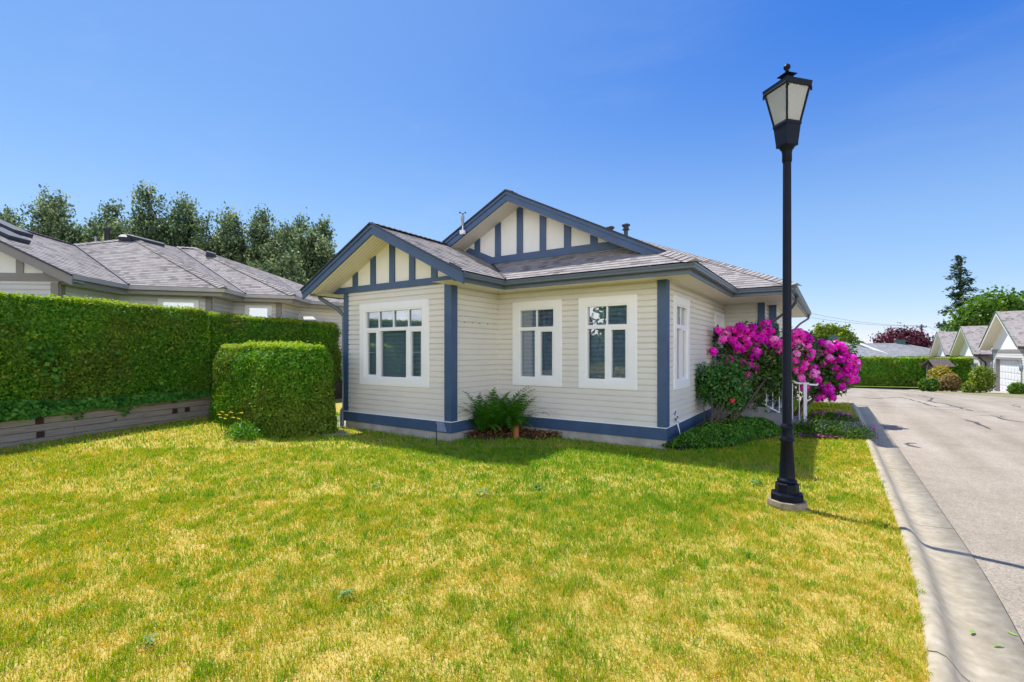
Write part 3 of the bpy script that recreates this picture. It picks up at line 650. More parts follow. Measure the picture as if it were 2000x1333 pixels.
# roof slopes
rf = MB()
def P3(u, v, z): return (u, v, z)
zR = lambda u: ZE + PIT * (EU - u); zL = lambda u: ZE + PIT * (u - EL); zF = lambda v: ZE + PIT * (v - EV); zB = lambda u: ZE + PIT * (BE - u); z2 = lambda v: ZE + PIT * (v - VP)
hv = EU - (VRG - EV)
shingle_plane(rf, [P3(BE, EV, ZE), P3(EU, EV, ZE), P3(EU - (VG - EV), VG, zF(VG)), P3(BE - (VG - EV), VG, zF(VG))])            # skirt under the big gable
shingle_plane(rf, [P3(EU, EV, ZE), P3(EU, VRG, ZE), P3(hv, VRG, zR(hv))])
vv1 = VP + (EU - RC)
shingle_plane(rf, [P3(EU, VRG, ZE), P3(EU, VP, ZE), P3(RC, vv1, ZR), P3(RC, VRG - 0.03, ZR), P3(hv, VRG - 0.03, zR(hv))])
shingle_plane(rf, [P3(BE, VRB - 0.03, ZE), P3(BE, EV, ZE), P3(BE - (VG - EV), VG, zF(VG)), P3(BC, VG, ZBR), P3(BC, VRB - 0.03, ZBR)])
shingle_plane(rf, [P3(BE + 0.10, VRB - 0.03, ZE - 0.05), P3(BE + 0.10, VRB + 0.09, ZE - 0.05), P3(BE, VRB + 0.09, ZE), P3(BE, VRB - 0.03, ZE)])
# left slope (bay and main block share it)
shingle_plane(rf, [P3(EL, VRB - 0.03, ZE), P3(BC, VRB - 0.03, ZBR), P3(BC, VRG - 0.03, ZBR), P3(EL, VRG - 0.03, ZE)])
shingle_plane(rf, [P3(EL, VRG - 0.03, ZE), P3(BC, VRG - 0.03, ZBR), P3(RC, VRG - 0.03, ZR), P3(RC, 15.5, ZR), P3(EL, 15.5, ZE)])
# rear wing: hip over the porch
RW = -5.6; HW = E2 - RW
shingle_plane(rf, [P3(EU, VP, ZE), P3(E2, VP, ZE), P3(RW, VP + HW, ZE + PIT * HW), P3(RC - 0.4, VP + (EU - RC) + 0.4, ZE + PIT * (EU - RC + 0.4))])
shingle_plane(rf, [P3(RC - 0.4, VP + (EU - RC) + 0.4, ZE + PIT * (EU - RC + 0.4)), P3(RW, VP + HW, ZE + PIT * HW), P3(RW - HW, VP, ZE)])
shingle_plane(rf, [P3(E2, VP, ZE), P3(E2, VE + 0.6, ZE), P3(RW, VE + 0.6, ZE + PIT * HW), P3(RW, VP + HW, ZE + PIT * HW)])
shingle_plane(rf, [P3(RW - HW, VP, ZE), P3(RW, VP + HW, ZE + PIT * HW), P3(RW, VE + 0.6, ZE + PIT * HW), P3(RW - HW, VE + 0.6, ZE)])
rf.poly([P3(E2, VE + 0.6, ZE), P3(RW, VE + 0.6, ZE + PIT * HW), P3(RW - HW, VE + 0.6, ZE)])
roof = rf.build('roof', M_roof, house)
# ridge and hip caps
def caps(a, b, w=0.15, lap=0.14, mat=None, par=None):
    rc = MB()
    a, b = Vector(a), Vector(b); d = (b - a); n_ = int(d.length / lap); d.normalize(); s = d.cross(Vector((0, 0, 1))).normalized(); up = s.cross(d).normalized()
    for i in range(n_):
        p = a + d * i * lap; q = p + d * (lap + 0.02); h0, h1 = 0.035, 0.018; dr = 0.055
        L0, L1 = p + s * w - up * dr + up * h0, q + s * w - up * dr + up * h1; M0, M1 = p + up * (h0 + 0.01), q + up * (h1 + 0.01); R0, R1 = p - s * w - up * dr + up * h0, q - s * w - up * dr + up * h1
        k = random.random() * 9
        for f in ([L0, L1, M1, M0], [M0, M1, R1, R0]): rc.poly(f, 0, [(k, k), (k + 0.14, k), (k + 0.14, k + 0.1), (k, k + 0.1)])
        rc.poly([L0, M0, R0, p], 0)
    rc.build('ridge_cap', mat or M_roof, par or roof)
caps(P3(EU, EV, ZE), P3(hv, VRG, zR(hv))); caps(P3(E2, VP, ZE), P3(RW, VP + HW, ZE + PIT * HW)); caps(P3(RC, VRG, ZR), P3(RC, vv1, ZR)); caps(P3(BC, VRB, ZBR), P3(BC, VRG, ZBR)); caps(P3(RW, VP + HW, ZE + PIT * HW), P3(RW, VE + 0.6, ZE + PIT * HW))
va = MB()                                                    # metal valley by the big gable
for w0 in (0.0,):
    a = Vector(P3(BE, EV, ZE + 0.02)); b = Vector(P3(BE - (VG - EV), VG, zF(VG) + 0.02)); va.tube([a, b], 0.022, 6)
va.build('valley_flashing', M_blackm, roof)
m = MB(); m.prism([P3(BE + 0.02, VRB + 0.02, ZE + 0.0), P3(BE - 0.20, VRB + 0.02, ZE + 0.115), P3(BE - 0.20, VRB + 0.02, ZE + 0.15), P3(BE + 0.02, VRB + 0.02, ZE + 0.035)], (0, 0.07, 0)); m.build('kickout_flashing', M_blackm, roof)

# rake fascias, gable faces, sloped soffits
def rake(name_, c, zr, half, v, dep=0.155):
    m = MB(); th_ = 0.035
    def zz_(u): return zr - PIT * abs(u - c)
    for s in (-1, 1):
        hl = half[0] if s < 0 else half[1]; e = c + s * hl
        zt, zb = 0.0, -dep
        m.prism([P3(c, v, zr + zt - 0.005), P3(e, v, zz_(e) + zt - 0.005), P3(e, v, zz_(e) + zb - 0.03), P3(c, v, zr + zb - 0.03)], (0, th_, 0))
        m.prism([P3(c, v - 0.022, zr + 0.002), P3(e + s * 0.01, v - 0.022, zz_(e + s * 0.01) + 0.002), P3(e + s * 0.01, v - 0.022, zz_(e + s * 0.01) - 0.062), P3(c, v - 0.022, zr - 0.062)], (0, 0.021, 0))
    return m.build(name_, M_blue, house)
rake('rake_board', BC, ZBR, (BE - BC + 0.10, BE - BC + 0.12), VRB)
rake('rake_board', RC, ZR, (RC - BC + 0.02, EU - RC - 0.585), VRG)
for c, zr, hl, hr, v in ((BC, ZBR, BE - BC + 0.12, BE - BC + 0.13, VRB), (RC, ZR, RC - BC + 0.02, EU - RC - 0.57, VRG)):
    for s, h_ in ((-1, hl), (1, hr)):
        e = c + s * h_; ze = zr - PIT * h_
        dk = MB(); dk.prism([P3(c, v - 0.05, zr + 0.03), P3(e, v - 0.05, ze + 0.03), P3(e, v - 0.05, ze + 0.004), P3(c, v - 0.05, zr + 0.004)], (0, 0.06, 0)); dk.build('shingle_edge', M_blackm, roof)
def gable(c, zr, v, vr, zbot, beam_z, posts, uL_, uR_, left_valley=None):
    zs_ = lambda u: zr - PIT * abs(u - c) - 0.185           # sloped soffit line
    m = MB()
    for s, e in ((-1, uL_), (1, uR_)):                       # soffit boards
        k = 7
        for i in range(k):
            va_, vb_ = vr + 0.036 + (v - vr - 0.036) * i / k, vr + 0.036 + (v - vr - 0.036) * (i + 1) / k
            g_ = 0.006
            m.poly([P3(c, va_ + g_, zs_(c)), P3(e, va_ + g_, zs_(e)), P3(e, vb_, zs_(e)), P3(c, vb_, zs_(c))])
            m.poly([P3(c, va_, zs_(c) + 0.006), P3(e, va_, zs_(e) + 0.006), P3(e, va_ + g_, zs_(e) + 0.006), P3(c, va_ + g_, zs_(c) + 0.006)])
    m.build('rake_soffit', M_soffit, house)
    p = MB()
    zb0 = zbot
    p.poly([P3(uL_, v, zb0), P3(uR_, v, zb0), P3(uR_, v, max(zb0, zs_(uR_) + 0.02)), P3(c, v, zs_(c) + 0.02), P3(uL_, v, max(zb0, zs_(uL_) + 0.02))])
    p.build('gable_panel', M_panel, house)
    for (a, b) in posts:
        q = MB(); za = beam_z[1]
        pts = [P3(a, v - 0.028, za), P3(b, v - 0.028, za)] + ([P3(b, v - 0.028, zs_(b)), P3(c, v - 0.028, zs_(c)), P3(a, v - 0.028, zs_(a))] if a < c < b else [P3(b, v - 0.028, zs_(b)), P3(a, v - 0.028, zs_(a))])
        q.prism(pts, (0, 0.027, 0)); q.build('gable_batten', M_blue, house)
    return zs_
bp_ = [(-8.343, -8.195), (-7.791, -7.643), (-7.238, -7.092), (-6.692, -6.546), (-6.128, -5.984)]
zsB = gable(BC, ZBR, VB, VRB, 2.80, (2.826, 2.951), bp_, EL + 0.03, BC + (ZBR - 0.185 - 2.80) / PIT)
m = MB(); lim = lambda z: (ZBR - 0.185 - z) / PIT
m.prism([P3(BC - lim(2.826) + 0.02, VB - 0.04, 2.826), P3(BC + lim(2.826) - 0.02, VB - 0.04, 2.826), P3(BC + lim(2.951) - 0.02, VB - 0.04, 2.951), P3(BC - lim(2.951) + 0.02, VB - 0.04, 2.951)], (0, 0.039, 0)); m.build('gable_beam', M_blue, house)
gp_ = [(-6.631, -6.487), (-6.074, -5.930), (-5.513, -5.369), (-4.957, -4.815), (-4.402, -4.258), (-3.840, -3.700)]
zg0 = zF(VG)
zsG = gable(RC, ZR, VG, VRG, zg0 - 0.05, (3.50, 3.645), gp_, -7.25, EU - 1.10)
m = MB(); limg = lambda z: (ZR - 0.185 - z) / PIT
kx = BE - (VG - EV)
m.prism([P3(kx, VG - 0.04, zg0 + 0.012), P3(RC + limg(zg0 + 0.012), VG - 0.04, zg0 + 0.012), P3(RC + limg(3.645), VG - 0.04, 3.645), P3(kx + 0.03, VG - 0.04, 3.645)], (0, 0.039, 0))
m.prism([P3(kx, VG - 0.04, zg0 + 0.012), P3(kx + 0.03, VG - 0.04, 3.645), P3(kx - 0.60, VG - 0.04, zB(kx - 0.60) + 0.135), P3(kx - 0.72, VG - 0.04, zB(kx - 0.72) + 0.012)], (0, 0.039, 0))
m.build('gable_beam', M_blue, house)
# flat eave soffits, fascia boards and gutters along the eaves
runs = [((BE, VRB + 0.06), (BE, EV), (1, 0)), ((BE, EV), (EU, EV), (0, -1)), ((EU, EV), (EU, VP), (1, 0)), ((EU, VP), (E2, VP), (0, -1)), ((E2, VP), (E2, VE + 0.6), (1, 0))]
so_ = MB()
def flat(u0, v0, u1, v1, z=2.785): so_.poly([P3(u0, v0, z), P3(u0, v1, z), P3(u1, v1, z), P3(u1, v0, z)])
flat(UI, VB - 0.5, BE - 0.1, EV + 0.1); flat(UI, EV + 0.1, EU - 0.1, VC + 0.02); flat(UR - 0.02, VC + 0.02, EU - 0.1, VP + 0.1); flat(UR - 0.02, VP + 0.1, E2 - 0.1, V2 + 0.02); flat(U2 - 0.02, V2 + 0.02, E2 - 0.1, VE + 0.5); flat(EL + 0.1, VB - 0.45, UL + 0.01, 13.0)
so_.build('eave_soffit', M_soffit, house)
fa = MB()
for (a, b, n_) in runs:
    ax, ay = a[0] - n_[0] * 0.10, a[1] - n_[1] * 0.10; bx, by = b[0] - n_[0] * 0.10, b[1] - n_[1] * 0.10
    # mitre: pull in at outer corners, push out at inner
    fa.box((min(ax, bx) - (0.03 if n_[0] else 0), min(ay, by) - (0.03 if n_[1] else 0), 2.762), (max(ax, bx), max(ay, by), 2.925)) if False else None
def fasc(pts, zl, zh, th_):
    m = MB(); n = len(pts)
    for i in range(n - 1):
        (a, na), (b, nb) = pts[i], pts[i + 1]
        q = [P3(a[0], a[1], zl), P3(b[0], b[1], zl), P3(b[0], b[1], zh), P3(a[0], a[1], zh)]
        m.poly(q); q2 = [P3(p[0] - na[0] * th_, p[1] - na[1] * th_, p[2]) for p in q]
        m.poly([q[0], q2[0], q2[1], q[1]])
    return m
d_ = 0.10
loop = [((BE - d_, VRB + 0.04), (1, 0)), ((BE - d_, EV + d_), (1, -1)), ((EU - d_, EV + d_), (1, -1)), ((EU - d_, VP + d_), (1, -1)), ((E2 - d_, VP + d_), (1, -1)), ((E2 - d_, VE + 0.58), (1, 0))]
loop_n = [(1, 0), (0, -1), (1, 0), (0, -1), (1, 0)]
m = MB()
for i in range(5):
    a, b = loop[i][0], loop[i + 1][0]
    q = [P3(a[0], a[1], 2.765), P3(b[0], b[1], 2.765), P3(b[0], b[1], 2.925), P3(a[0], a[1], 2.925)]; m.poly(q)
    n_ = loop_n[i]; q2 = [P3(p[0] - n_[0] * 0.03, p[1] - n_[1] * 0.03, 2.765) for p in q[:2]]; m.poly([q[1], q[0], q2[0], q2[1]])
    q3 = [P3(p[0] - n_[0] * 0.03, p[1] - n_[1] * 0.03, 2.785) for p in q[:2]]; m.poly([q2[1], q2[0], q3[0], q3[1]])
m.build('fascia', M_gutter, house)
gprof = [(-0.098, 2.905), (-0.098, 2.838), (-0.02, 2.838), (-0.012, 2.85), (-0.012, 2.872), (0.0, 2.888), (0.004, 2.918), (-0.010, 2.918), (-0.014, 2.892), (-0.09, 2.86)]
m = MB()
corners = [Vector((BE, VRB + 0.035)), Vector((BE, EV)), Vector((EU, EV)), Vector((EU, VP)), Vector((E2, VP)), Vector((E2, VE + 0.6))]
offs = [Vector((1, 0)), Vector((1, -1)), Vector((1, -1)), Vector((1, -1)), Vector((1, -1)), Vector((1, 0))]
P = [(c.x + o_.x * q[0], c.y + o_.y * q[0], q[1]) for c, o_ in zip(corners, offs) for q in gprof]; n = len(gprof)
m.faces(P, [(i * n + k, (i + 1) * n + k, (i + 1) * n + k + 1, i * n + k + 1) for i in range(5) for k in range(n - 1)])
m.poly([P[k] for k in range(n)]); m.poly([P[5 * n + k] for k in range(n)][::-1])
m.build('gutter', M_gutter, house)
m = MB()                                                     # left eave gutter
P = [(EL - q[0] * 1, v, q[1]) for v in (VRB + 0.06, 15.4) for q in gprof]; m.faces(P, [(k, n + k, n + k + 1, k + 1) for k in range(n - 1)]); m.poly([P[k] for k in range(n)])
m.box((EL + 0.10, VRB + 0.05, 2.765), (EL + 0.13, 15.4, 2.925)); m.build('gutter', M_gutter, house)
# downspouts
def spout(path, r=0.034):
    m = MB(); m.tube(path, r, 8); o = m.build('downspout', M_gutter, house); return o
spout([(EL + 0.05, VRB + 0.30, 2.84), (EL + 0.08, VRB + 0.30, 2.74), (UL - 0.20, VB - 0.04, 2.50), (UL - 0.075, VB + 0.02, 2.34), (UL - 0.075, VB + 0.02, 0.42), (UL - 0.045, VB - 0.06, 0.36), (UL - 0.045, VB - 0.06, 0.02)], 0.042)
spout([(E2 - 0.06, 12.6, 2.84), (E2 - 0.08, 12.6, 2.72), (E2 - 0.20, 12.9, 2.60), (U2 + 0.15, V2 + 0.65, 2.36), (U3 + 0.06, VJ + 0.05, 2.28), (U3 + 0.06, VJ + 0.05, 0.2)])
spout([(E2 - 0.06, VE + 0.3, 2.84), (E2 - 0.08, VE + 0.3, 2.72), (E2 - 0.3, VE + 0.1, 2.55), (U3 + 0.06, VE - 0.1, 2.25), (U3 + 0.06, VE - 0.1, 0.0)])

# windows: casing > sash frame, panes, blind
def window(axis, pl, W_, kind, sgn=1, parent=None, blind=True):
    """axis 'u': wall runs along u at v=pl, outside towards -v.  axis 'v': wall runs along v at u=pl, outside +u"""
    a0, a1, z0, z1 = W_
    def pt(a, o, z): return (a, pl - o, z) if axis == 'u' else (pl + o, a, z)
    def bx(m, A, B, o0, o1, za, zb):
        p, q = pt(A, o0, za), pt(B, o1, zb); m.box(tuple(min(i, j) for i, j in zip(p, q)), tuple(max(i, j) for i, j in zip(p, q)))
    cs_ = MB(); cw = 0.135
    bx(cs_, a0, a1, 0.0, 0.036, z1 - cw, z1); bx(cs_, a0, a1, 0.0, 0.034, z0, z0 + cw); bx(cs_, a0, a0 + cw, 0.0, 0.032, z0 + cw, z1 - cw); bx(cs_, a1 - cw, a1, 0.0, 0.032, z0 + cw, z1 - cw)
    bx(cs_, a0 - 0.01, a1 + 0.01, 0.0, 0.022, z0 - 0.012, z0); bx(cs_, a0 - 0.012, a0, 0.0, 0.02, z0, z1); bx(cs_, a1, a1 + 0.012, 0.0, 0.02, z0, z1)
    w_ = cs_.build('window', M_white, house)
    i0, i1, j0, j1 = a0 + cw, a1 - cw, z0 + cw, z1 - cw
    f = MB(); fw = 0.032; o0, o1 = -0.07, 0.022
    bx(f, i0, i1, o0, o1, j1 - fw, j1); bx(f, i0, i1, o0, o1, j0, j0 + fw); bx(f, i0, i0 + fw, o0, o1, j0 + fw, j1 - fw); bx(f, i1 - fw, i1, o0, o1, j0 + fw, j1 - fw)
    tz0, tz1 = 2.006, 2.074; bx(f, i0 + fw, i1 - fw, o0, o1 - 0.002, tz0, tz1)
    panes = []
    if kind == 2:
        mm = (i0 + i1) / 2 + (0.01 * sgn); bx(f, mm - 0.045, mm + 0.045, o0, o1 - 0.004, j0 + fw, tz0); bx(f, (i0 + i1) / 2 - 0.013, (i0 + i1) / 2 + 0.013, -0.02, 0.004, tz1, j1 - fw)
        b0, b1 = (mm + 0.045, i1 - fw) if sgn > 0 else (i0 + fw, mm - 0.045)
        sw = 0.028; bx(f, b0, b1, -0.05, 0.012, tz0 - sw, tz0); bx(f, b0, b1, -0.05, 0.012, j0 + fw, j0 + fw + sw); bx(f, b0, b0 + sw, -0.05, 0.012, j0 + fw + sw, tz0 - sw); bx(f, b1 - sw, b1, -0.05, 0.012, j0 + fw + sw, tz0 - sw)
    else:
        ml, mr = -7.560, -6.736
        for mm in (ml, mr): bx(f, mm - 0.040, mm + 0.040, o0, o1 - 0.004, j0 + fw, tz0)
        for mm in (-7.556, -7.141, -6.729): bx(f, mm - 0.013, mm + 0.013, -0.02, 0.004, tz1, j1 - fw)
        sw = 0.028
        for b0, b1 in ((i0 + fw, ml - 0.04), (mr + 0.04, i1 - fw)):
            bx(f, b0, b1, -0.05, 0.012, tz0 - sw, tz0); bx(f, b0, b1, -0.05, 0.012, j0 + fw, j0 + fw + sw); bx(f, b0, b0 + sw, -0.05, 0.012, j0 + fw + sw, tz0 - sw); bx(f, b1 - sw, b1, -0.05, 0.012, j0 + fw + sw, tz0 - sw)
            bx(f, b0 + sw, b1 - sw, -0.06, -0.036, 1.565, 1.59)
    f.build('sash_frame', M_white, w_)
    gl = MB(); p = [pt(i0, -0.03, j0), pt(i1, -0.03, j0), pt(i1, -0.03, j1), pt(i0, -0.03, j1)]; gl.poly(p); gl.build('pane', M_glass, w_)
    if blind:
        bl = MB(); z = j0 + 0.05; k = 0
        while z < j1 - 0.03:
            tl = 0.010 + 0.0015 * math.sin(k * 1.7); q = [pt(i0 + 0.035, -0.085, z - tl), pt(i1 - 0.02, -0.085, z - tl), pt(i1 - 0.02, -0.105, z + tl * 0.7), pt(i0 + 0.035, -0.105, z + tl * 0.7)]
            bl.poly(q); z += 0.0215; k += 1
        bx(bl, i0 + 0.03, i1 - 0.02, -0.115, -0.08, j1 - 0.04, j1)
        for fr_ in (0.22, 0.78): c = i0 + (i1 - i0) * fr_; bx(bl, c - 0.0025, c + 0.0025, -0.083, -0.080, j0, j1)
        bl.build('blind', M_blind, w_)
    return w_
window('u', VB, W1, 3); window('u', VC, W2, 2); window('u', VC, W3, 2); window('v', UR, WS, 2, blind=False)
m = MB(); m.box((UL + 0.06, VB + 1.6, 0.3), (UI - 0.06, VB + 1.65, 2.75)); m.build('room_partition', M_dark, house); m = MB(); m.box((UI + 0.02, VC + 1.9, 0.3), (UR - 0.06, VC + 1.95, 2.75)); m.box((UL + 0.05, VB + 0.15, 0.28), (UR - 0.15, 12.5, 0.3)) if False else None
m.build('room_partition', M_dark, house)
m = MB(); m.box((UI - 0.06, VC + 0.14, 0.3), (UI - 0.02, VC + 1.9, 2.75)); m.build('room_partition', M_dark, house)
# white curtain inside the side window
m = MB()
for k in range(14):
    v0 = 8.62 + k * 0.05; o0 = 0.10 + 0.02 * (k % 2); o1 = 0.10 + 0.02 * ((k + 1) % 2)
    if k in (11, 12, 13): m.poly([P3(UR - o0, v0, 1.0), P3(UR - o1, v0 + 0.05, 1.0), P3(UR - o1, v0 + 0.05, 2.5), P3(UR - o0, v0, 2.5)])
m.build('curtain', M_panel, house)
# entry door under the porch roof
dm = MB(); dm.box((UR - 0.02, DR[0] + 0.11, 0.50), (UR + 0.004, DR[1] - 0.09, 2.44))
for z0_, z1_ in ((0.62, 1.25), (1.38, 2.30)):
    for v0_, v1_ in ((12.16, 12.46), (12.54, 12.86)):
        dm.box((UR + 0.004, v0_, z0_), (UR + 0.014, v1_, z1_))
door = dm.build('door', M_white, house)
m = MB(); m.box((UR, DR[0], 0.45), (UR + 0.035, DR[0] + 0.11, 2.44)); m.box((UR, DR[1] - 0.09, 0.45), (UR + 0.035, DR[1], 2.44)); m.box((UR, DR[0], 2.44), (UR + 0.038, DR[1], 2.53)); m.build('door_frame', M_white, door)
m = MB(); m.lathe((UR + 0.05, 12.15, 1.45), [(0.012, -0.02), (0.028, 0.0), (0.012, 0.02)], 10); m.box((UR + 0.012, 12.13, 1.40), (UR + 0.05, 12.17, 1.50)); m.build('handle', M_blackm, door)
# wall lantern beside the door
m = MB(); m.box((UR + 0.016, 11.78, 1.98), (UR + 0.04, 11.86, 2.14)); m.lathe((UR + 0.10, 11.82, 1.92), [(0.03, 0), (0.05, 0.03), (0.065, 0.2), (0.02, 0.27), (0.01, 0.3)], 8); m.build('wall_lantern', M_blackm, house)
# porch deck, steps
st = MB(); st.box((UR + 0.01, 11.75, 0.0), (-1.45, V2 - 0.005, 0.47))
for k, (ua, ub, z) in enumerate(((-1.45, -1.15, 0.355), (-1.15, -0.85, 0.235), (-0.85, -0.60, 0.12))): st.box((ua, 11.80, -0.02), (ub, V2 - 0.01, z)); st.box((ua + 0.0, 11.78, z), (ub + 0.025, V2 - 0.01, z + 0.03))
st.build('porch_steps', M_stepg, house)
# vent cover on the skirting
m = MB(); v = VB - 0.029; m.prism([P3(-5.96, v, 0.325), P3(-5.80, v, 0.325), P3(-5.74, v, 0.16), P3(-5.98, v, 0.16)], (0, -0.035, 0)); m.build('foundation_vent', paint('pale_blue_metal', (0.22, 0.28, 0.42), 0.5, 0.1), house)
m = MB()
for x, z in ((-5.60, 2.08), (-5.60, 2.07)): pass
for v_ in (6.9, 7.14, 7.35, 7.62): m = MB(); m.box((UI + 0.012, v_, 2.13), (UI + 0.03, v_ + 0.025, 2.145)); m.build('screw_plug', M_taupe, house)

# ---- things on and around the house
def flue(name, px, pyt, pyb, Y, label):
    tp = at(px, pyt, Y); bt = at(px, pyb, Y); e = empty(name, (tp.x, tp.y, bt.z), label, 'vent pipe', 'black flue pipes on the roof')
    h_ = tp.z - bt.z; c = (tp.x, tp.y, bt.z)
    m = MB(); m.lathe(c, [(0.062, 0), (0.062, h_ - 0.2)], 14); m.build('pipe', M_blackm, e)
    m = MB(); m.lathe(c, [(0.07, h_ - 0.22), (0.115, h_ - 0.19), (0.115, h_ - 0.175), (0.08, h_ - 0.165), (0.085, h_ - 0.09), (0.125, h_ - 0.075), (0.13, h_ - 0.03), (0.07, h_ - 0.005), (0.02, h_)], 16); m.build('cap', M_blackm, e)
flue('vent_pipe', 1192, 442.5, 485, 15.1, 'short black flue pipe with round cap, mostly behind the gable edge')
flue('vent_pipe', 1222.5, 437.5, 486, 15.1, 'taller black flue pipe with a ringed cap standing free on the roof')
# weather sensor on the big gable's rake
e = empty('weather_station', (-6.52, VRG - 0.06, 4.10), 'small white weather sensor with tiny wind cups clamped to the gable edge', 'weather sensor')
m = MB(); m.box((-6.58, VRG - 0.085, 4.09), (-6.47, VRG - 0.024, 4.17)); m.tube([(-6.52, VRG - 0.055, 4.17), (-6.52, VRG - 0.055, 4.27)], 0.013, 8); m.build('bracket', M_white, e)
m = MB(); m.lathe((-6.52, VRG - 0.055, 4.27), [(0.022, 0), (0.03, 0.06), (0.03, 0.11), (0.036, 0.115), (0.036, 0.21), (0.025, 0.22)], 14); m.build('body', M_grey, e)
m = MB(); m.tube([(-6.52, VRG - 0.055, 4.48), (-6.52, VRG - 0.055, 4.53)], 0.005, 6)
for a in range(3):
    cx, cy = -6.52 + 0.065 * math.cos(a * 2.1 + 0.1), VRG - 0.055 + 0.065 * math.sin(a * 2.1 + 0.1); m.tube([(-6.52, VRG - 0.055, 4.52), (cx, cy, 4.53)], 0.004, 5); m.lathe((cx, cy, 4.515), [(0.004, 0), (0.017, 0.01), (0.019, 0.03), (0.004, 0.034)], 8)
m.build('wind_cups', M_blackm, e)
# terracotta drain pipe in the fern bed
m = MB(); c = (-4.86, 7.45, -0.02); m.lathe(c, [(0.055, 0), (0.055, 0.25), (0.062, 0.252), (0.062, 0.275), (0.045, 0.275), (0.045, 0.2)], 20)
o = m.build('clay_pipe', M_terra, None, c); tag(o, 'upright terracotta clay pipe stub in front of the fern', 'pipe')
# metal stake by the bay corner
m = MB(); c = at(853, 866, 8.25); m.tube([(c.x, c.y, -0.05), (c.x - 0.01, c.y, 0.36)], 0.008, 6); o = m.build('metal_stake', M_blackm, None, (c.x, c.y, 0)); tag(o, 'thin black metal stake upright in the grass by the bay corner', 'stake')
# twirling garden ornament
c = Vector((-2.06, 8.42, 0)); e = empty('garden_ornament', c, 'narrow purple and white spiral ornament on a white stake by the corner post', 'ornament')
tp = at(1317, 800, 8.35); md = at(1323, 826, 8.3); bt = at(1329, 851, 8.25)
m = MB(); m.tube([bt, md], [0.006, 0.012], 8); m.build('stake', M_white, e)
m = MB(); s1, s2 = [], []
for k in range(19):
    f_ = k / 18; p = md.lerp(tp, f_); w_ = 0.026 * math.sin(PI * min(1, 0.12 + f_ * 0.88)) + 0.004; a = f_ * 5 * PI
    s1.append(p + Vector((math.cos(a), math.sin(a), 0)) * w_); s2.append(p - Vector((math.cos(a), math.sin(a), 0)) * w_)
m.tube(s1, 0.0085, 6, 0); m.tube(s2, 0.0085, 6, 1); m.build('spiral', [M_redl, M_white], e)

# white stair railing at the porch
rl = empty('stair_railing', (-0.5, 11.75, 0), 'white metal stair railing with balusters beside the porch steps', 'railing')
vr_ = 11.95
m = MB(); m.box((-0.50, vr_ - 0.03, -0.02), (-0.44, vr_ + 0.03, 0.93)); m.build('post', M_white, rl)
m = MB(); m.tube([(-0.40, vr_, 0.92), (-0.62, vr_, 0.92), (-1.30, vr_, 1.27)], 0.024, 8); m.tube([(-0.40, vr_, 0.90), (-0.26, vr_, 0.90), (-0.26, vr_ + 0.4, 0.90)], 0.02, 8); m.build('handrail', M_white, rl)
m = MB(); m.tube([(-0.47, vr_, 0.07), (-0.60, vr_, 0.07), (-1.45, vr_, 0.55), (-2.2, vr_, 0.55)], 0.016, 8); m.build('bottom_rail', M_white, rl)
for k in range(12):
    uu = -0.58 - k * 0.125; zb_ = 0.07 + max(0, min(0.48, (-0.60 - uu) * 0.565)); zt_ = 0.92 + max(0, min(0.44, (-0.62 - uu) * 0.53))
    m = MB(); m.tube([(uu, vr_, zb_), (uu, vr_, zt_)], 0.0085, 6); m.build('baluster', M_white, rl)
# side door railing glimpsed left of the house
rl = empty('side_railing', (-9.3, 8.8, 0), 'white railing glimpsed in the gap between clipped hedge block and house', 'railing')
m = MB(); m.box((-10.0, 8.3, -0.02), (-8.65, 9.6, 0.42)); m.box((-10.0, 7.9, -0.02), (-8.65, 8.3, 0.2)); m.build('landing', M_conc, rl)
for k in range(11):
    m = MB(); uu = -9.95 + k * 0.12; m.tube([(uu, 8.33, 0.5), (uu, 8.33, 1.33)], 0.012, 6); m.build('baluster', M_white, rl)
for z_ in (1.35, 0.5): m = MB(); m.tube([(-10.0, 8.33, z_), (-8.65, 8.33, z_)], 0.024, 8); m.build('rail', M_white, rl)
m = MB(); m.poly([P3(-10.2, 5.9, 0.006), P3(-8.62, 6.3, 0.006), P3(-8.62, 12.5, 0.006), P3(-10.2, 12.5, 0.006)]); tag(m.build('side_path', M_conc), kind='structure')
m = MB(); m.prism([P3(-8.75, 5.35, -0.03), P3(-8.05, 5.62, -0.03), P3(-7.72, 5.98, -0.03), P3(-8.2, 6.2, -0.03), P3(-8.9, 5.8, -0.03)], (0, 0, 0.045)); tag(m.build('stepping_stone', M_conc, None), 'flat grey concrete slab in the grass before the clipped hedge block', 'paving slab')

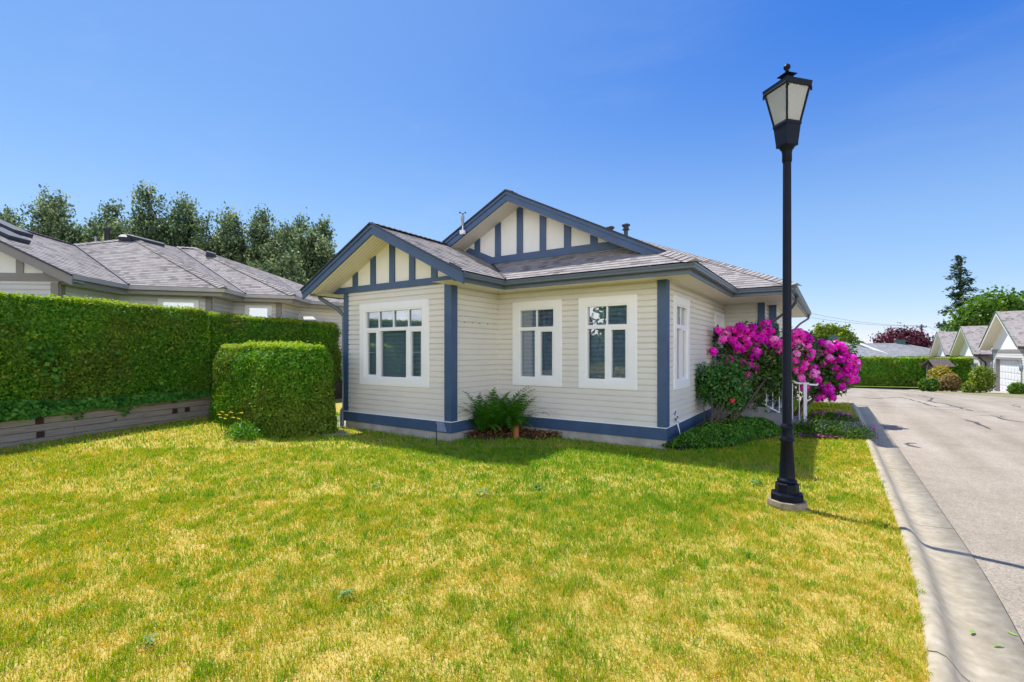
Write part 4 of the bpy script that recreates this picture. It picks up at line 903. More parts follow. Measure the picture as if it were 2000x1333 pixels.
# ================================================================== STREET LAMP
lx, ly = -0.388, 5.742
lamp = empty('street_lamp', (lx, ly, 0), 'black street lamp with a tapered frosted lantern on a fluted post', 'street lamp')
ca = math.atan2(-ly, -lx); q4 = ca                            # a lantern corner looks at the street side
m = MB(); m.lathe((lx, ly, 0), [(0.175, -0.06), (0.188, 0.02), (0.18, 0.062), (0.165, 0.068)], 12, 0, ca + 0.2, False); m.build('footing', paint('footing_concrete', (0.25, 0.21, 0.145), 0.9, 0.3, 9.0, 0.5), lamp)
m = MB(); m.lathe((lx, ly, 0.068), [(0.158, 0), (0.158, 0.06), (0.148, 0.072), (0.115, 0.075)], 8, 0, ca + PI / 8, False); m.lathe((lx, ly, 0.143), [(0.112, 0), (0.108, 0.09), (0.10, 0.10), (0.085, 0.102)], 8, 0, ca, False)
m.lathe((lx, ly, 0.245), [(0.084, 0), (0.094, 0.012), (0.094, 0.024), (0.08, 0.036), (0.072, 0.05), (0.074, 0.055), (0.057, 0.40), (0.060, 0.405), (0.058, 0.42), (0.072, 0.43), (0.074, 0.445), (0.06, 0.462), (0.056, 0.48), (0.052, 0.54), (0.054, 0.55), (0.066, 0.56), (0.068, 0.575), (0.052, 0.595), (0.046, 0.61)], 36, 0, 0, True, (0.055, 0.39))
m.build('base', M_black, lamp)
m = MB(); m.lathe((lx, ly, 0.85), [(0.0445, 0), (0.0445, 0.35), (0.043, 0.36), (0.0385, 2.72)], 24); m.build('post', M_black, lamp)
m = MB(); m.lathe((lx, ly, 3.56), [(0.040, 0), (0.046, 0.01), (0.046, 0.10), (0.050, 0.11), (0.05, 0.125), (0.062, 0.135), (0.07, 0.15), (0.078, 0.165)], 20)
def sq(m, r0, z0, r1, z1, mat=0):
    P = [(lx + r * math.cos(q4 + k * PI / 2), ly + r * math.sin(q4 + k * PI / 2), z) for r, z in ((r0, z0), (r1, z1)) for k in range(4)]
    m.faces(P, [(3, 2, 1, 0), (4, 5, 6, 7)] + [(k, (k + 1) % 4, (k + 1) % 4 + 4, k + 4) for k in range(4)], mat)
sq(m, 0.098, 3.722, 0.103, 3.74); sq(m, 0.100, 3.741, 0.123, 3.93); sq(m, 0.130, 3.931, 0.132, 3.955); m.build('collar', M_black, lamp)
# lantern frame: four ribs, top rim, bottom rim; panes inside; roof and finial
m = MB(); rb, zb_, rt, zt_ = 0.118, 3.955, 0.203, 4.315
for k in range(4):
    a = q4 + k * PI / 2; p = Vector((lx + rb * math.cos(a), ly + rb * math.sin(a), zb_)); q = Vector((lx + rt * math.cos(a), ly + rt * math.sin(a), zt_)); m.tube([p, q], 0.0135, 4, 0, True, False)
    a2 = a + PI / 2; q_ = Vector((lx + rt * math.cos(a2), ly + rt * math.sin(a2), zt_)); p_ = Vector((lx + rb * math.cos(a2), ly + rb * math.sin(a2), zb_)); m.tube([q, q_], 0.020, 4, 0, True, False); m.tube([p, p_], 0.014, 4, 0, True, False)
m.build('lantern_frame', M_black, lamp)
for k in range(4):
    a, a2 = q4 + k * PI / 2, q4 + (k + 1) * PI / 2; g_ = MB(); s_ = 0.985
    g_.poly([(lx + s_ * r * math.cos(x), ly + s_ * r * math.sin(x), z) for r, x, z in ((rb, a, zb_), (rb, a2, zb_), (rt, a2, zt_), (rt, a, zt_))]); g_.build('lantern_pane', M_frost, lamp)
m = MB(); sq(m, 0.218, 4.300, 0.226, 4.345); sq(m, 0.226, 4.3455, 0.228, 4.352); sq(m, 0.222, 4.3525, 0.075, 4.412); sq(m, 0.062, 4.4125, 0.058, 4.445); sq(m, 0.062, 4.4455, 0.098, 4.462); sq(m, 0.098, 4.4625, 0.04, 4.492)
for k in range(4):
    a = q4 + k * PI / 2; d = Vector((math.cos(a), math.sin(a))); m.obox((lx + d.x * 0.205, ly + d.y * 0.205), (d.x, d.y), (-d.y, d.x), 0.018, 0.02, 4.262, 4.30)
m.build('lantern_roof', M_black, lamp)
m = MB(); m.lathe((lx, ly, 4.49), [(0.016, 0), (0.018, 0.02), (0.012, 0.025), (0.028, 0.04), (0.034, 0.058), (0.03, 0.075), (0.012, 0.09), (0.004, 0.1)], 16); m.build('finial', M_black, lamp)

# ================================================================== RETAINING WALL, HEDGES
hd = Vector((-0.283, 0.959)); hn = Vector((0.959, 0.283))     # along the boundary and towards the lawn
def hp(s, o=0.0): return Vector((-11.02, 0.0)) + hd * s + hn * o
rw = empty('retaining_wall', (*hp(3), 0), 'low retaining wall of weathered grey timbers under the tall hedge', 'retaining wall')
for k in range(5):
    z0_ = -0.06 + k * 0.122; s = -3.0 - (k * 1.13) % 2.4
    while s < 8.2:
        l = 2.42
        m = MB(); a = hp(s + 0.004, -0.012 * k + random.uniform(-0.004, 0.004)); m.obox(a, hd, -hn, l - 0.008, 0.16, z0_, z0_ + 0.114); m.build('timber', M_timber, rw); s += l
tie = [(2.55, 1), (2.55, 3), (5.05, 2), (5.05, 4), (5.35, 2)]
M_tie = paint('rusty_dark_wood', (0.05, 0.028, 0.02), 0.9, 0.4, 20.0)
for s, k in tie: m = MB(); m.obox(hp(s, 0.010 - 0.012 * k), hd, -hn, 0.12, 0.10, -0.06 + k * 0.122 + 0.004, -0.06 + k * 0.122 + 0.110); m.build('tieback_end', M_tie, rw)
m = MB(); a, b = hp(-12, -0.17), hp(30, -0.17); c, d = hp(30, -60), hp(-12, -60)
m.prism([(*a, -0.1), (*b, -0.1), (*c, -0.1), (*d, -0.1)], (0, 0, 0.62)); tag(m.build('bank', M_bank), kind='structure')

def hedge(name, foot, z0, z1, n_side, n_top, lsize, label, mat=M_cedar, bump=0.05, group=None, cat='hedge', roundtop=0.08, sides=None, jit=0.75, batter=0.0):
    """clipped hedge: leafy shell of small sprays over a closed body; foot = 2D outline counter-clockwise"""
    foot = [Vector(p) for p in foot]; nf = len(foot); c = sum(foot, Vector((0, 0))) / nf
    Ls = [(foot[(i + 1) % nf] - foot[i]).length for i in range(nf)]; Ps = []; Ns = []
    for i in range(nf):
        if sides and i not in sides: continue
        a, b = foot[i], foot[(i + 1) % nf]; d = (b - a).normalized(); nn = Vector((d.y, -d.x)); k = int(n_side * Ls[i] * (z1 - z0))
        s = rng.random(k) * Ls[i]; z = z0 + rng.random(k) ** 0.95 * (z1 - z0)
        bulge = bump * (np.sin(s * 2.1 + i * 3 + z * 1.3) * 0.5 + np.sin(s * 5.3 + z * 4.1) * 0.4 + np.sin(z * 7.7 - s * 3.1) * 0.3)
        off = bulge + rng.normal(0, 0.02, k) - 0.05 * rng.random(k) ** 2 - batter * (z - z0) / (z1 - z0) - roundtop * np.clip((z - (z1 - 0.32)) / 0.32, 0, 1) ** 2
        Ps.append(np.stack([a.x + d.x * s + nn.x * off, a.y + d.y * s + nn.y * off, z + rng.normal(0, 0.01, k)], 1)); Ns.append(np.tile([nn.x, nn.y, 0.45], (k, 1)))
    # top
    xs = [p.x for p in foot]; ys = [p.y for p in foot]; area = abs(sum(foot[i].x * foot[(i + 1) % nf].y - foot[(i + 1) % nf].x * foot[i].y for i in range(nf))) / 2
    k = int(n_top * area * (max(xs) - min(xs)) * (max(ys) - min(ys)) / max(area, 0.01)); x = rng.uniform(min(xs), max(xs), k); y = rng.uniform(min(ys), max(ys), k); ok = inpoly(x, y, [(p.x, p.y) for p in foot]); x, y = x[ok], y[ok]
    zt_ = z1 + 0.03 * np.sin(x * 2.3 + y) + 0.02 * np.sin(x * 5 + y * 4) + rng.normal(0, 0.034, len(x))
    ed = np.full(len(x), 9.0)
    for i in range(nf):
        p_, q_ = foot[i], foot[(i + 1) % nf]; vx, vy = q_.x - p_.x, q_.y - p_.y; tt = np.clip(((x - p_.x) * vx + (y - p_.y) * vy) / (vx * vx + vy * vy), 0, 1); ed = np.minimum(ed, np.hypot(x - p_.x - tt * vx, y - p_.y - tt * vy))
    zt_ = zt_ - roundtop * 0.8 * np.clip(1 - ed / 0.32, 0, 1) ** 2; ok = ed > roundtop * 0.5 + batter; x, y, zt_ = x[ok], y[ok], zt_[ok]
    Ps.append(np.stack([x, y, zt_], 1)); Ns.append(np.tile([0, 0, 1.0], (len(x), 1)))
    P = np.vstack(Ps); NN = np.vstack(Ns)
    ins = []
    for i in range(nf):
        d0 = (foot[i] - foot[i - 1]).normalized(); d1_ = (foot[(i + 1) % nf] - foot[i]).normalized(); q = Vector((-d0.y, d0.x)) + Vector((-d1_.y, d1_.x)); q = q / max(0.35, 1 + d0.dot(d1_)); ins.append(foot[i] + q * (bump + 0.09 + batter))
    cv = np.array([(p.x, p.y, z) for z in (z0, z1 - 0.13) for p in ins]); cf = [[i, (i + 1) % nf, (i + 1) % nf + nf, i + nf] for i in range(nf)]
    # body top as quads fanned around
    mid = np.array([[c.x, c.y, z1 - 0.13]]); cv = np.vstack([cv, mid]); cf += [[i + nf, (i + 1) % nf + nf, 2 * nf, 2 * nf] for i in range(0)]
    V, F = leaf_arrays(P, lsize * rng.uniform(0.6, 1.4, len(P)), NN, 0.55, jit)
    r = np.clip(rng.normal(0.5, 0.22, len(F)) + 0.15 * vnoise(P[:, 0] + P[:, 1], P[:, 2], 1.6, 5) + np.where(NN[:, 2] > 0.9, 0.42, 0) + 0.30 * np.clip((P[:, 2] - (z1 - 0.07)) / 0.07, 0, 1), 0, 1)  # sunlit tips put into the leaf colour: top sprays set paler
    tri = [[i + nf, (i + 1) % nf + nf, 2 * nf] for i in range(nf)]
    cq = cf + [[t_[0], t_[1], t_[2], t_[2]] for t_ in []]
    # fan of kites: split every top edge at its middle
    extra = []; base = len(cv)
    ev = np.array([[(ins[i].x + ins[(i + 1) % nf].x) / 2, (ins[i].y + ins[(i + 1) % nf].y) / 2, z1 - 0.13] for i in range(nf)]); cv = np.vstack([cv, ev])
    for i in range(nf): cq.append([nf + i, base + i, 2 * nf, base + (i - 1) % nf])
    F = np.vstack([F, np.array(cq) + len(V)]); V = np.vstack([V, cv]); r = np.concatenate([r, np.full(len(cq), 0.3)])
    o = npmesh(name, V, F, mat, None, (c.x, c.y, z0), r); tag(o, label, cat, group); return o
a, b = hp(-1.6, -0.20), hp(6.12, -0.20); c, d = hp(6.12, -1.15), hp(-1.6, -1.15)
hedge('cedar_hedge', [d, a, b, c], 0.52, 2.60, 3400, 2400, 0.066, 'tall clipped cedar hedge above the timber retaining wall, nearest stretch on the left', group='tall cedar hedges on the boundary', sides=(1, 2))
a, b = hp(6.36, -0.40), hp(13.4, -0.50); c, d = hp(13.4, -1.3), hp(6.36, -1.2)
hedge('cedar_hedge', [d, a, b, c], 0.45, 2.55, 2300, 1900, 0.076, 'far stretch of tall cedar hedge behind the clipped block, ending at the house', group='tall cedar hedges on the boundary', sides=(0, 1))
blk = [(-9.3, 5.0), (-8.88, 4.98), (-8.60, 5.08), (-8.35, 5.30), (-8.06, 5.66), (-8.03, 5.84), (-8.25, 6.05), (-8.75, 6.35), (-11.9, 6.95), (-12.4, 6.6), (-12.58, 6.1), (-12.45, 5.68), (-12.05, 5.46), (-10.8, 5.2)]
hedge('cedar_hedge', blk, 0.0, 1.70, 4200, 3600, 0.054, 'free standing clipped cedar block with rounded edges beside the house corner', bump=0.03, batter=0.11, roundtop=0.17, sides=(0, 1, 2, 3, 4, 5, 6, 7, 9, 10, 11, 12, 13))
# ivy spilling over the wall and climbing in the hedge
k = 5200; s = rng.uniform(-1.8, 6.0, k); drop = np.abs(rng.normal(0, 1, k)); lim_ = 0.05 + 0.13 * vnoise(s, s * 0, 1.3, 21) * np.clip((5.2 - s) / 4, 0.15, 1)
z = 0.56 + rng.uniform(-1, 1.3, k) * lim_; o_ = np.where(z > 0.55, rng.uniform(-0.22, 0.03, k), rng.uniform(0.0, 0.06, k))
P = np.stack([-11.02 + hd.x * s + hn.x * o_, hd.y * s + hn.y * o_, z], 1)
for (ss, zz_, rr, nn_) in ((2.75, 1.58, 0.14, 60), (2.9, 1.05, 0.12, 24), (3.95, 1.55, 0.05, 6), (0.9, 1.0, 0.08, 10), (4.3, 1.3, 0.05, 5), (4.0, 0.42, 0.10, 26), (4.8, 0.72, 0.14, 30), (3.1, 0.46, 0.1, 18)):
    s2 = rng.normal(ss, rr, nn_); P = np.vstack([P, np.stack([-11.02 + hd.x * s2 + hn.x * (-0.12 if zz_ > 0.6 else 0.03), hd.y * s2 + hn.y * (-0.12 if zz_ > 0.6 else 0.03), rng.normal(zz_, rr, nn_)], 1)])
o = leaves('ivy', P, rng.uniform(0.05, 0.10, len(P)), M_ivy, None, (*hp(2), 0.5), nrm=np.tile([hn.x, hn.y, 0.7], (len(P), 1)), aspect=0.95, jit=0.5); tag(o, 'green ivy trailing over the top timbers below the tall hedge', 'ivy')

# ================================================================== PLANTS BY THE HOUSE
# sword fern
e = empty('sword_fern', (-5.2, 7.45, 0.03), 'large green sword fern in the inner corner between the bay and wall', 'fern')
def fronds(n, rad, hgt, mat, name, z0=0.05, lr=(0.7, 1.0), ctrs=((-5.46, 7.2), (-5.24, 7.36), (-5.0, 7.58), (-5.36, 7.5), (-5.14, 7.62))):
    V = []; F = []; Rr = []
    for i in range(n):
        cx, cy = ctrs[i % len(ctrs)]; a = rng.random() * 2 * PI; el = rng.uniform(0.6, 1.5); Lf = rng.uniform(*lr); pts = []; p = np.array([cx + rng.normal(0, .04), cy + rng.normal(0, .04), z0]); cl = rng.uniform(0.7, 1.5)
        for k in range(21):
            pts.append(p); e_ = el - cl * (k / 20) ** 1.6 * 1.15
            p = p + np.array([math.cos(a) * math.cos(e_) * rad, math.sin(a) * math.cos(e_) * rad * 0.9, math.sin(e_) * hgt]) * Lf / 20
        sd = np.array([-math.sin(a), math.cos(a), 0.0])
        for k in range(2, 20):
            p = pts[k]; tn = unit(pts[k + 1] - pts[k - 1]); f_ = k / 20; pl_ = 0.125 * Lf * min(1, f_ * 4.5) * (1 - max(0, f_ - 0.35) / 0.67) ** 0.8; w_ = 0.018
            for sg in (-1, 1):
                dr = unit(sd * sg + tn * 0.4 + np.array([0, 0, rng.uniform(-0.2, 0.2)])); b = len(V)
                V += [p - tn * w_, p + tn * w_, p + dr * pl_ + tn * w_ * 0.45, p + dr * pl_ - tn * w_ * 0.1]; F.append([b, b + 1, b + 2, b + 3]); Rr.append(min(1, max(0, rng.normal(0.35 + 0.25 * f_, 0.18))))
    return npmesh(name, np.array(V), np.array(F), mat, e, None, np.array(Rr))
fronds(105, 1.12, 1.05, M_fern, 'fronds', lr=(0.8, 1.2)); fronds(46, 1.0, 0.45, M_deadf, 'dead_fronds', 0.10, (0.45, 0.75))

def stems(mb, base, tips, r0=0.02, mid=0.45, jit=0.08):
    for t_ in tips:
        b = Vector(base) + Vector((random.gauss(0, 0.06), random.gauss(0, 0.06), 0)); t_ = Vector(t_); m_ = b.lerp(t_, mid) + Vector((random.gauss(0, jit), random.gauss(0, jit), 0.08)); mb.tube([b, b.lerp(m_, 0.5) + Vector((random.gauss(0, jit * .4), random.gauss(0, jit * .4), 0)), m_, m_.lerp(t_, 0.6), t_], [r0, r0 * 0.85, r0 * 0.7, r0 * 0.45, r0 * 0.2], 6)
def blob_points(blobs, n, shell=0.55):
    """points spread through a union of ellipsoids, weighted to their outer part"""
    vol = np.array([b[3] * b[4] * b[5] for b in blobs]); idx = rng.choice(len(blobs), n, p=vol / vol.sum()); B = np.array(blobs)[idx]
    d = unit(rng.normal(size=(n, 3))); r = (shell + (1 - shell) * rng.random(n)) * (1 + 0.05 * rng.normal(size=n))
    return B[:, :3] + d * r[:, None] * B[:, 3:6], d
# rhododendrons
def rhodo(loc, blobs, nl, trusses, label, tips):
    e = empty('rhododendron', loc, label, 'shrub', 'flowering rhododendrons by the porch')
    mb = MB(); stems(mb, loc, tips, 0.024, 0.5, 0.12); mb.build('stems', M_bark, e)
    c, d = blob_points(blobs, nl // 7, 0.45)
    P = np.repeat(c, 7, 0); D = np.repeat(d, 7, 0); out = unit(rng.normal(size=P.shape) + D * 0.6 + np.array([0, 0, 0.1])); P = P + out * 0.06
    leaves('foliage', P, rng.uniform(0.085, 0.14, len(P)), M_rholeaf, e, None, nrm=D * 0.5 + np.array([0, 0, 0.7]), aspect=0.34, jit=0.5, up=out)
    for mat, nm, trs in ((M_petal, 'blossom', [t for t in trusses if t[4] == 0]), (M_petalp, 'pink_blossom', [t for t in trusses if t[4] == 1])):
        if not trs: continue
        PP = []; NN = []; RR = []
        for (x, y, z, r_, kd) in trs:
            k = 74; dd = unit(rng.normal(size=(k, 3)) + np.array([0.05, -0.35, 0.35])); rr = r_ * rng.uniform(0.75, 1.0, k)
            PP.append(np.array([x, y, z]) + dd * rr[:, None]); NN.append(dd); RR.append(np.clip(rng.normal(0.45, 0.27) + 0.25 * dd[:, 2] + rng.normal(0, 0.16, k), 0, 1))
        PP = np.vstack(PP); NN = np.vstack(NN)
        leaves(nm, PP, rng.uniform(0.045, 0.08, len(PP)), mat, e, None, nrm=NN, aspect=0.9, jit=0.28, rnd=np.concatenate(RR))
def trussat(lst, Y, r=0.085, kd=0): return [(*at(px, py, Y + random.uniform(-0.12, 0.12)), r * random.uniform(0.85, 1.2), kd) for px, py in lst]
# flower heads of the left bush, where the photograph shows them
TL = [(1404, 647), (1419, 654), (1431, 666), (1436, 645), (1445, 640), (1452, 646), (1471, 641), (1470, 655), (1478, 661), (1486, 655), (1496, 634), (1490, 650), (1506, 648), (1446, 657), (1456, 664), (1462, 673), (1472, 672), (1480, 672), (1490, 668), (1441, 686), (1453, 684), (1468, 685), (1481, 688), (1473, 697), (1393, 687), (1425, 705), (1450, 709), (1465, 715), (1476, 722), (1460, 734), (1500, 672), (1500, 688), (1451, 754), (1440, 676), (1412, 664), (1462, 650), (1497, 660), (1425, 645)]
TM = [(1512, 664), (1510, 676), (1519, 688), (1515, 698), (1524, 672), (1548, 661), (1556, 668), (1560, 678), (1548, 676), (1541, 684), (1555, 692), (1565, 662), (1570, 670), (1576, 676), (1580, 664), (1550, 652), (1560, 651), (1571, 655), (1552, 705), (1561, 712), (1567, 720), (1556, 722), (1548, 718), (1572, 711), (1564, 740), (1558, 730), (1566, 752), (1572, 758), (1578, 700), (1583, 696), (1590, 731), (1585, 690)]
pk = lambda L_: [(*t[:4], 1 if random.random() < 0.75 else 0) for t in L_]
blobsL = []
for px, py, w_, h_, Y in ((1420, 668, 36, 30, 10.9), (1455, 665, 48, 36, 10.8), (1495, 662, 42, 32, 10.8), (1440, 705, 45, 40, 10.7), (1485, 705, 55, 46, 10.6), (1540, 690, 50, 48, 10.7), (1560, 675, 34, 34, 10.8), (1545, 730, 40, 34, 10.7), (1460, 745, 30, 24, 10.7), (1510, 745, 44, 30, 10.6), (1565, 745, 24, 24, 10.8), (1580, 690, 22, 26, 10.9), (1530, 765, 34, 20, 10.8), (1495, 772, 34, 18, 10.7), (1555, 765, 22, 16, 10.9), (1470, 785, 30, 22, 10.7), (1510, 705, 60, 40, 10.7), (1450, 765, 34, 26, 10.5), (1480, 740, 50, 30, 10.5), (1525, 745, 40, 26, 10.6)):
    c = at(px, py, Y); s_ = Y / FPX; blobsL.append((c.x, c.y, c.z, w_ * s_ * 0.92, w_ * s_ * 0.75, h_ * s_ * 0.95))
rhodo((-1.75, 10.4, 0.02), blobsL, 11500, trussat(TL, 10.45, 0.098) + pk(trussat(TM, 10.4, 0.098)), 'big magenta rhododendron in full bloom directly behind the lamp post', [at(1420, 690, 10.9), at(1450, 680, 10.8), at(1480, 700, 10.7), at(1500, 670, 10.8), at(1540, 690, 10.7), at(1560, 680, 10.8), at(1530, 740, 10.6), at(1460, 720, 10.7)])
TR = [(1600, 690), (1616, 674), (1604, 670), (1625, 680), (1613, 690), (1632, 672), (1642, 676), (1640, 690), (1648, 684), (1652, 692), (1607, 712), (1622, 708), (1630, 706), (1628, 718), (1620, 700), (1650, 700), (1645, 703), (1658, 705), (1664, 700), (1663, 714), (1671, 716), (1668, 726), (1672, 708), (1666, 735), (1656, 733), (1648, 728), (1638, 735), (1660, 745), (1650, 742), (1644, 756), (1605, 755), (1612, 764), (1621, 765), (1626, 777), (1620, 760), (1596, 778), (1604, 776), (1615, 750), (1590, 720), (1634, 722), (1656, 720), (1598, 742), (1670, 742)]
blobsR = []
for px, py, w_, h_, Y in ((1610, 690, 30, 30, 11.6), (1640, 700, 34, 34, 11.6), (1655, 720, 22, 26, 11.7), (1600, 720, 30, 30, 11.5), (1630, 740, 32, 26, 11.6), (1600, 755, 22, 22, 11.5), (1612, 772, 16, 14, 11.5), (1585, 745, 18, 16, 11.6), (1590, 770, 14, 16, 11.7), (1625, 765, 22, 14, 11.6), (1600, 735, 34, 26, 11.7)):
    c = at(px, py, Y); s_ = Y / FPX; blobsR.append((c.x, c.y, c.z, w_ * s_, w_ * s_ * 0.9, h_ * s_))
rhodo((-0.78, 12.45, 0.0), blobsR, 6800, trussat(TR, 11.3, 0.094) , 'right hand magenta rhododendron arching over the porch steps towards the road', [at(1610, 690, 11.6), at(1640, 705, 11.6), at(1655, 720, 11.7), at(1600, 730, 11.5), at(1630, 745, 11.6), at(1590, 750, 11.6)])
# rose bush in front of the side window
rb_ = empty('rose_bush', (-1.95, 9.6, 0.02), 'dark green leafy rose bush with one coral red bloom by the side window', 'shrub')
blobs = []
for px, py, w_, h_, Y in ((1385, 735, 36, 30, 9.6), (1410, 750, 45, 38, 9.5), (1440, 755, 30, 44, 9.6), (1400, 775, 38, 22, 9.5), (1430, 720, 30, 28, 9.7), (1375, 755, 24, 24, 9.6), (1425, 790, 26, 20, 9.5)):
    c = at(px, py, Y); s_ = Y / FPX; blobs.append((c.x, c.y, c.z, w_ * s_, w_ * s_ * 0.8, h_ * s_))
P, D = blob_points(blobs, 5200, 0.4); leaves('foliage', P, rng.uniform(0.045, 0.085, len(P)), M_rose, rb_, None, nrm=D + np.array([0, -0.1, 0.8]), aspect=0.62, jit=0.7)
mb = MB(); stems(mb, (-1.95, 9.6, 0.0), [at(px, py, 9.6) for px, py in ((1372, 745), (1390, 730), (1405, 760), (1425, 720), (1440, 750), (1452, 770), (1415, 735), (1432, 790))], 0.014, 0.5, 0.06); mb.build('stems', M_bark, rb_)
for (px, py, r_) in ((1430, 783, 0.055), (1417, 738, 0.02), (1452, 752, 0.018)):
    c = np.array(at(px, py, 9.1)); dd = unit(rng.normal(size=(34, 3))); leaves('bloom', c + dd * r_ * 0.7, 0.8 * r_, M_redp, rb_, None, nrm=dd, aspect=0.95, jit=0.4)
# ground cover along the bed
def cover(name, poly, n, h_, mat, label, sz=(0.04, 0.075), cat='ground cover', asp=0.5, flowers=None, bumpy=0.35):
    xs = [p[0] for p in poly]; ys = [p[1] for p in poly]; x = rng.uniform(min(xs), max(xs), n * 3); y = rng.uniform(min(ys), max(ys), n * 3); ok = inpoly(x, y, poly); x, y = x[ok][:n], y[ok][:n]
    cx, cy = np.mean(xs), np.mean(ys)
    edge = np.ones(len(x)); nf = len(poly)
    for i in range(nf):
        ax, ay = poly[i]; bx_, by_ = poly[(i + 1) % nf]; l = math.hypot(bx_ - ax, by_ - ay) + 1e-9; dd = np.abs((x - ax) * (by_ - ay) - (y - ay) * (bx_ - ax)) / l; edge = np.minimum(edge, np.clip(dd / 0.22, 0, 1))
    hh = h_ * np.sqrt(0.12 + 0.88 * edge) * (1 - bumpy + bumpy * 1.6 * vnoise(x, y, 4.0, 31)); z = np.where(y > 9, -0.0009 * (y - 9) ** 2, 0) + hh * (1 - 0.75 * rng.random(len(x)) ** 2.2)
    P = np.stack([x, y, z], 1); o = leaves(name, P, rng.uniform(*sz, len(P)), mat, None, (cx, cy, terr(cy)), nrm=np.tile([0, -0.25, 1.0], (len(P), 1)), aspect=asp, jit=0.7, up=np.tile([0, 0, 0.8], (len(P), 1)) + rng.normal(size=P.shape) * 0.7)
    tag(o, label, cat, kind='stuff'); return o
cover('ground_cover', [(-2.32, 7.92), (-2.05, 7.96), (-1.55, 8.40), (-1.33, 8.72), (-1.20, 9.35), (-0.93, 10.0), (-0.75, 10.6), (-1.0, 11.3), (-2.2, 11.5), (-2.25, 8.6)], 11000, 0.25, M_cover, 'bright green leafy ground cover at the foot of rose bush and corner post')
cover('ground_cover', [(-0.98, 10.15), (-0.6, 10.62), (-0.25, 10.9), (-0.35, 11.6), (-0.7, 11.6), (-1.0, 11.2)], 1500, 0.14, M_cover, 'low green ground cover with fallen petals right behind the lamp')
# two heather mounds by the kerb
def mound(name, blobs, n, mat, label, sz, asp=0.35, group=None, cat='shrub', sh=0.5):
    c = np.mean(np.array(blobs)[:, :2], 0); P, D = blob_points(blobs, n, sh); zmin = terr(c[1]) - 0.02; ok = P[:, 2] > zmin; P, D = P[ok], D[ok]
    o = leaves(name, P, rng.uniform(*sz, len(P)), mat, None, (c[0], c[1], zmin), nrm=D + np.array([0, 0, 0.4]), aspect=asp, jit=0.7, up=D + np.array([0, 0, 0.7])); tag(o, label, cat, group); return o
mound('heather', [(-0.18, 11.0, 0.06, 0.42, 0.42, 0.33), (0.18, 10.98, 0.05, 0.40, 0.40, 0.30), (0.46, 11.05, 0.03, 0.26, 0.32, 0.24), (-0.42, 11.1, 0.05, 0.28, 0.34, 0.28)], 7800, M_heath, 'spreading heather mound at the lawn edge in front of the path', (0.03, 0.06), group='heather mounds beside the kerb')
mound('heather', [(-0.22, 13.6, 0.02, 0.32, 0.3, 0.22), (0.10, 13.6, 0.0, 0.34, 0.32, 0.2), (0.34, 13.65, -0.02, 0.22, 0.25, 0.16)], 3600, M_heath, 'smaller heather mound beyond the path with magenta petals on it', (0.03, 0.06), group='heather mounds beside the kerb')
pts = np.vstack([np.stack([rng.uniform(-1.0, 0.2, 90), rng.uniform(10.5, 10.95, 90), rng.uniform(0.01, 0.05, 90)], 1), np.stack([rng.uniform(-0.4, 0.4, 80), rng.uniform(13.3, 14.0, 80), rng.uniform(0.1, 0.2, 80)], 1), np.stack([rng.uniform(-0.5, 0.8, 60), rng.uniform(11.6, 14.0, 60), np.full(60, 0.012)], 1)])
pts[170:, 2] = np.where(pts[170:, 0] > 0.5, -0.105, 0.016)
o = leaves('fallen_petals', pts, rng.uniform(0.04, 0.07, len(pts)), M_petal, None, (-0.2, 11, 0), nrm=np.tile([0, 0, 1.0], (len(pts), 1)), aspect=0.9, jit=0.3); tag(o, 'magenta petals fallen on path, soil and mounds', 'petals', kind='stuff')
# leggy stalks standing over the heather
m = MB(); m.tube([at(1592, 842, 10.6), at(1598, 830, 10.6), at(1606, 812, 10.6), at(1610, 802, 10.6)], 0.008, 6); m.tube([at(1598, 832, 10.6), at(1580, 823, 10.6)], 0.005, 6); m.tube([at(1600, 830, 10.6), at(1605, 828, 10.6)], 0.005, 6)
c = at(1592, 842, 10.6); o = m.build('dry_stalk', foliage('stalk_green', [(0, (0.2, 0.25, 0.08)), (1, (0.25, 0.3, 0.1))], 0.1), None, (c.x, c.y, c.z)); tag(o, 'tall pale green stalk leaning above the heather mound', 'plant')
# yellow daisies before the hedge block
e = empty('yellow_daisies', (-9.0, 4.6, 0), 'clump of yellow daisies with green leaves before the clipped hedge block', 'flowers')
P, D = blob_points([(-9.2, 4.72, 0.05, 0.38, 0.28, 0.24), (-8.95, 4.66, 0.05, 0.30, 0.28, 0.22), (-9.45, 4.9, 0.05, 0.3, 0.25, 0.26)], 1900, 0.35); P = P[P[:, 2] > 0]; leaves('foliage', P, rng.uniform(0.05, 0.09, len(P)), M_cover, e, None, aspect=0.35, up=np.tile([0, 0, 1.0], (len(P), 1)) + rng.normal(size=P.shape) * 0.5)
for i, (px, py) in enumerate(((428, 810), (434, 805), (431, 816), (452, 806), (456, 816), (463, 827), (472, 807), (488, 819), (443, 811), (440, 818), (466, 818))):
    c = at(px, py, 9.35 + 0.15 * math.sin(i * 3)); m = MB(); m.tube([(c.x + random.gauss(0, 0.05), c.y + 0.05, 0.05), (c.x + 0.01, c.y + 0.01, c.z * 0.6), c], 0.004, 5); m.build('stem', M_cover, e)
    k = 11; a = np.arange(k) * 2 * PI / k; dr = np.stack([np.cos(a), np.sin(a) * 0.9, np.sin(a) * -0.35 + 0.1], 1); V, F = leaf_arrays(np.array(c) + dr * 0.022, 0.034, np.tile([0, -0.45, 0.9], (k, 1)), 0.45, 0.05, dr * 3); npmesh('bloom', V, F, M_yellow, e, None, rng.random(k))
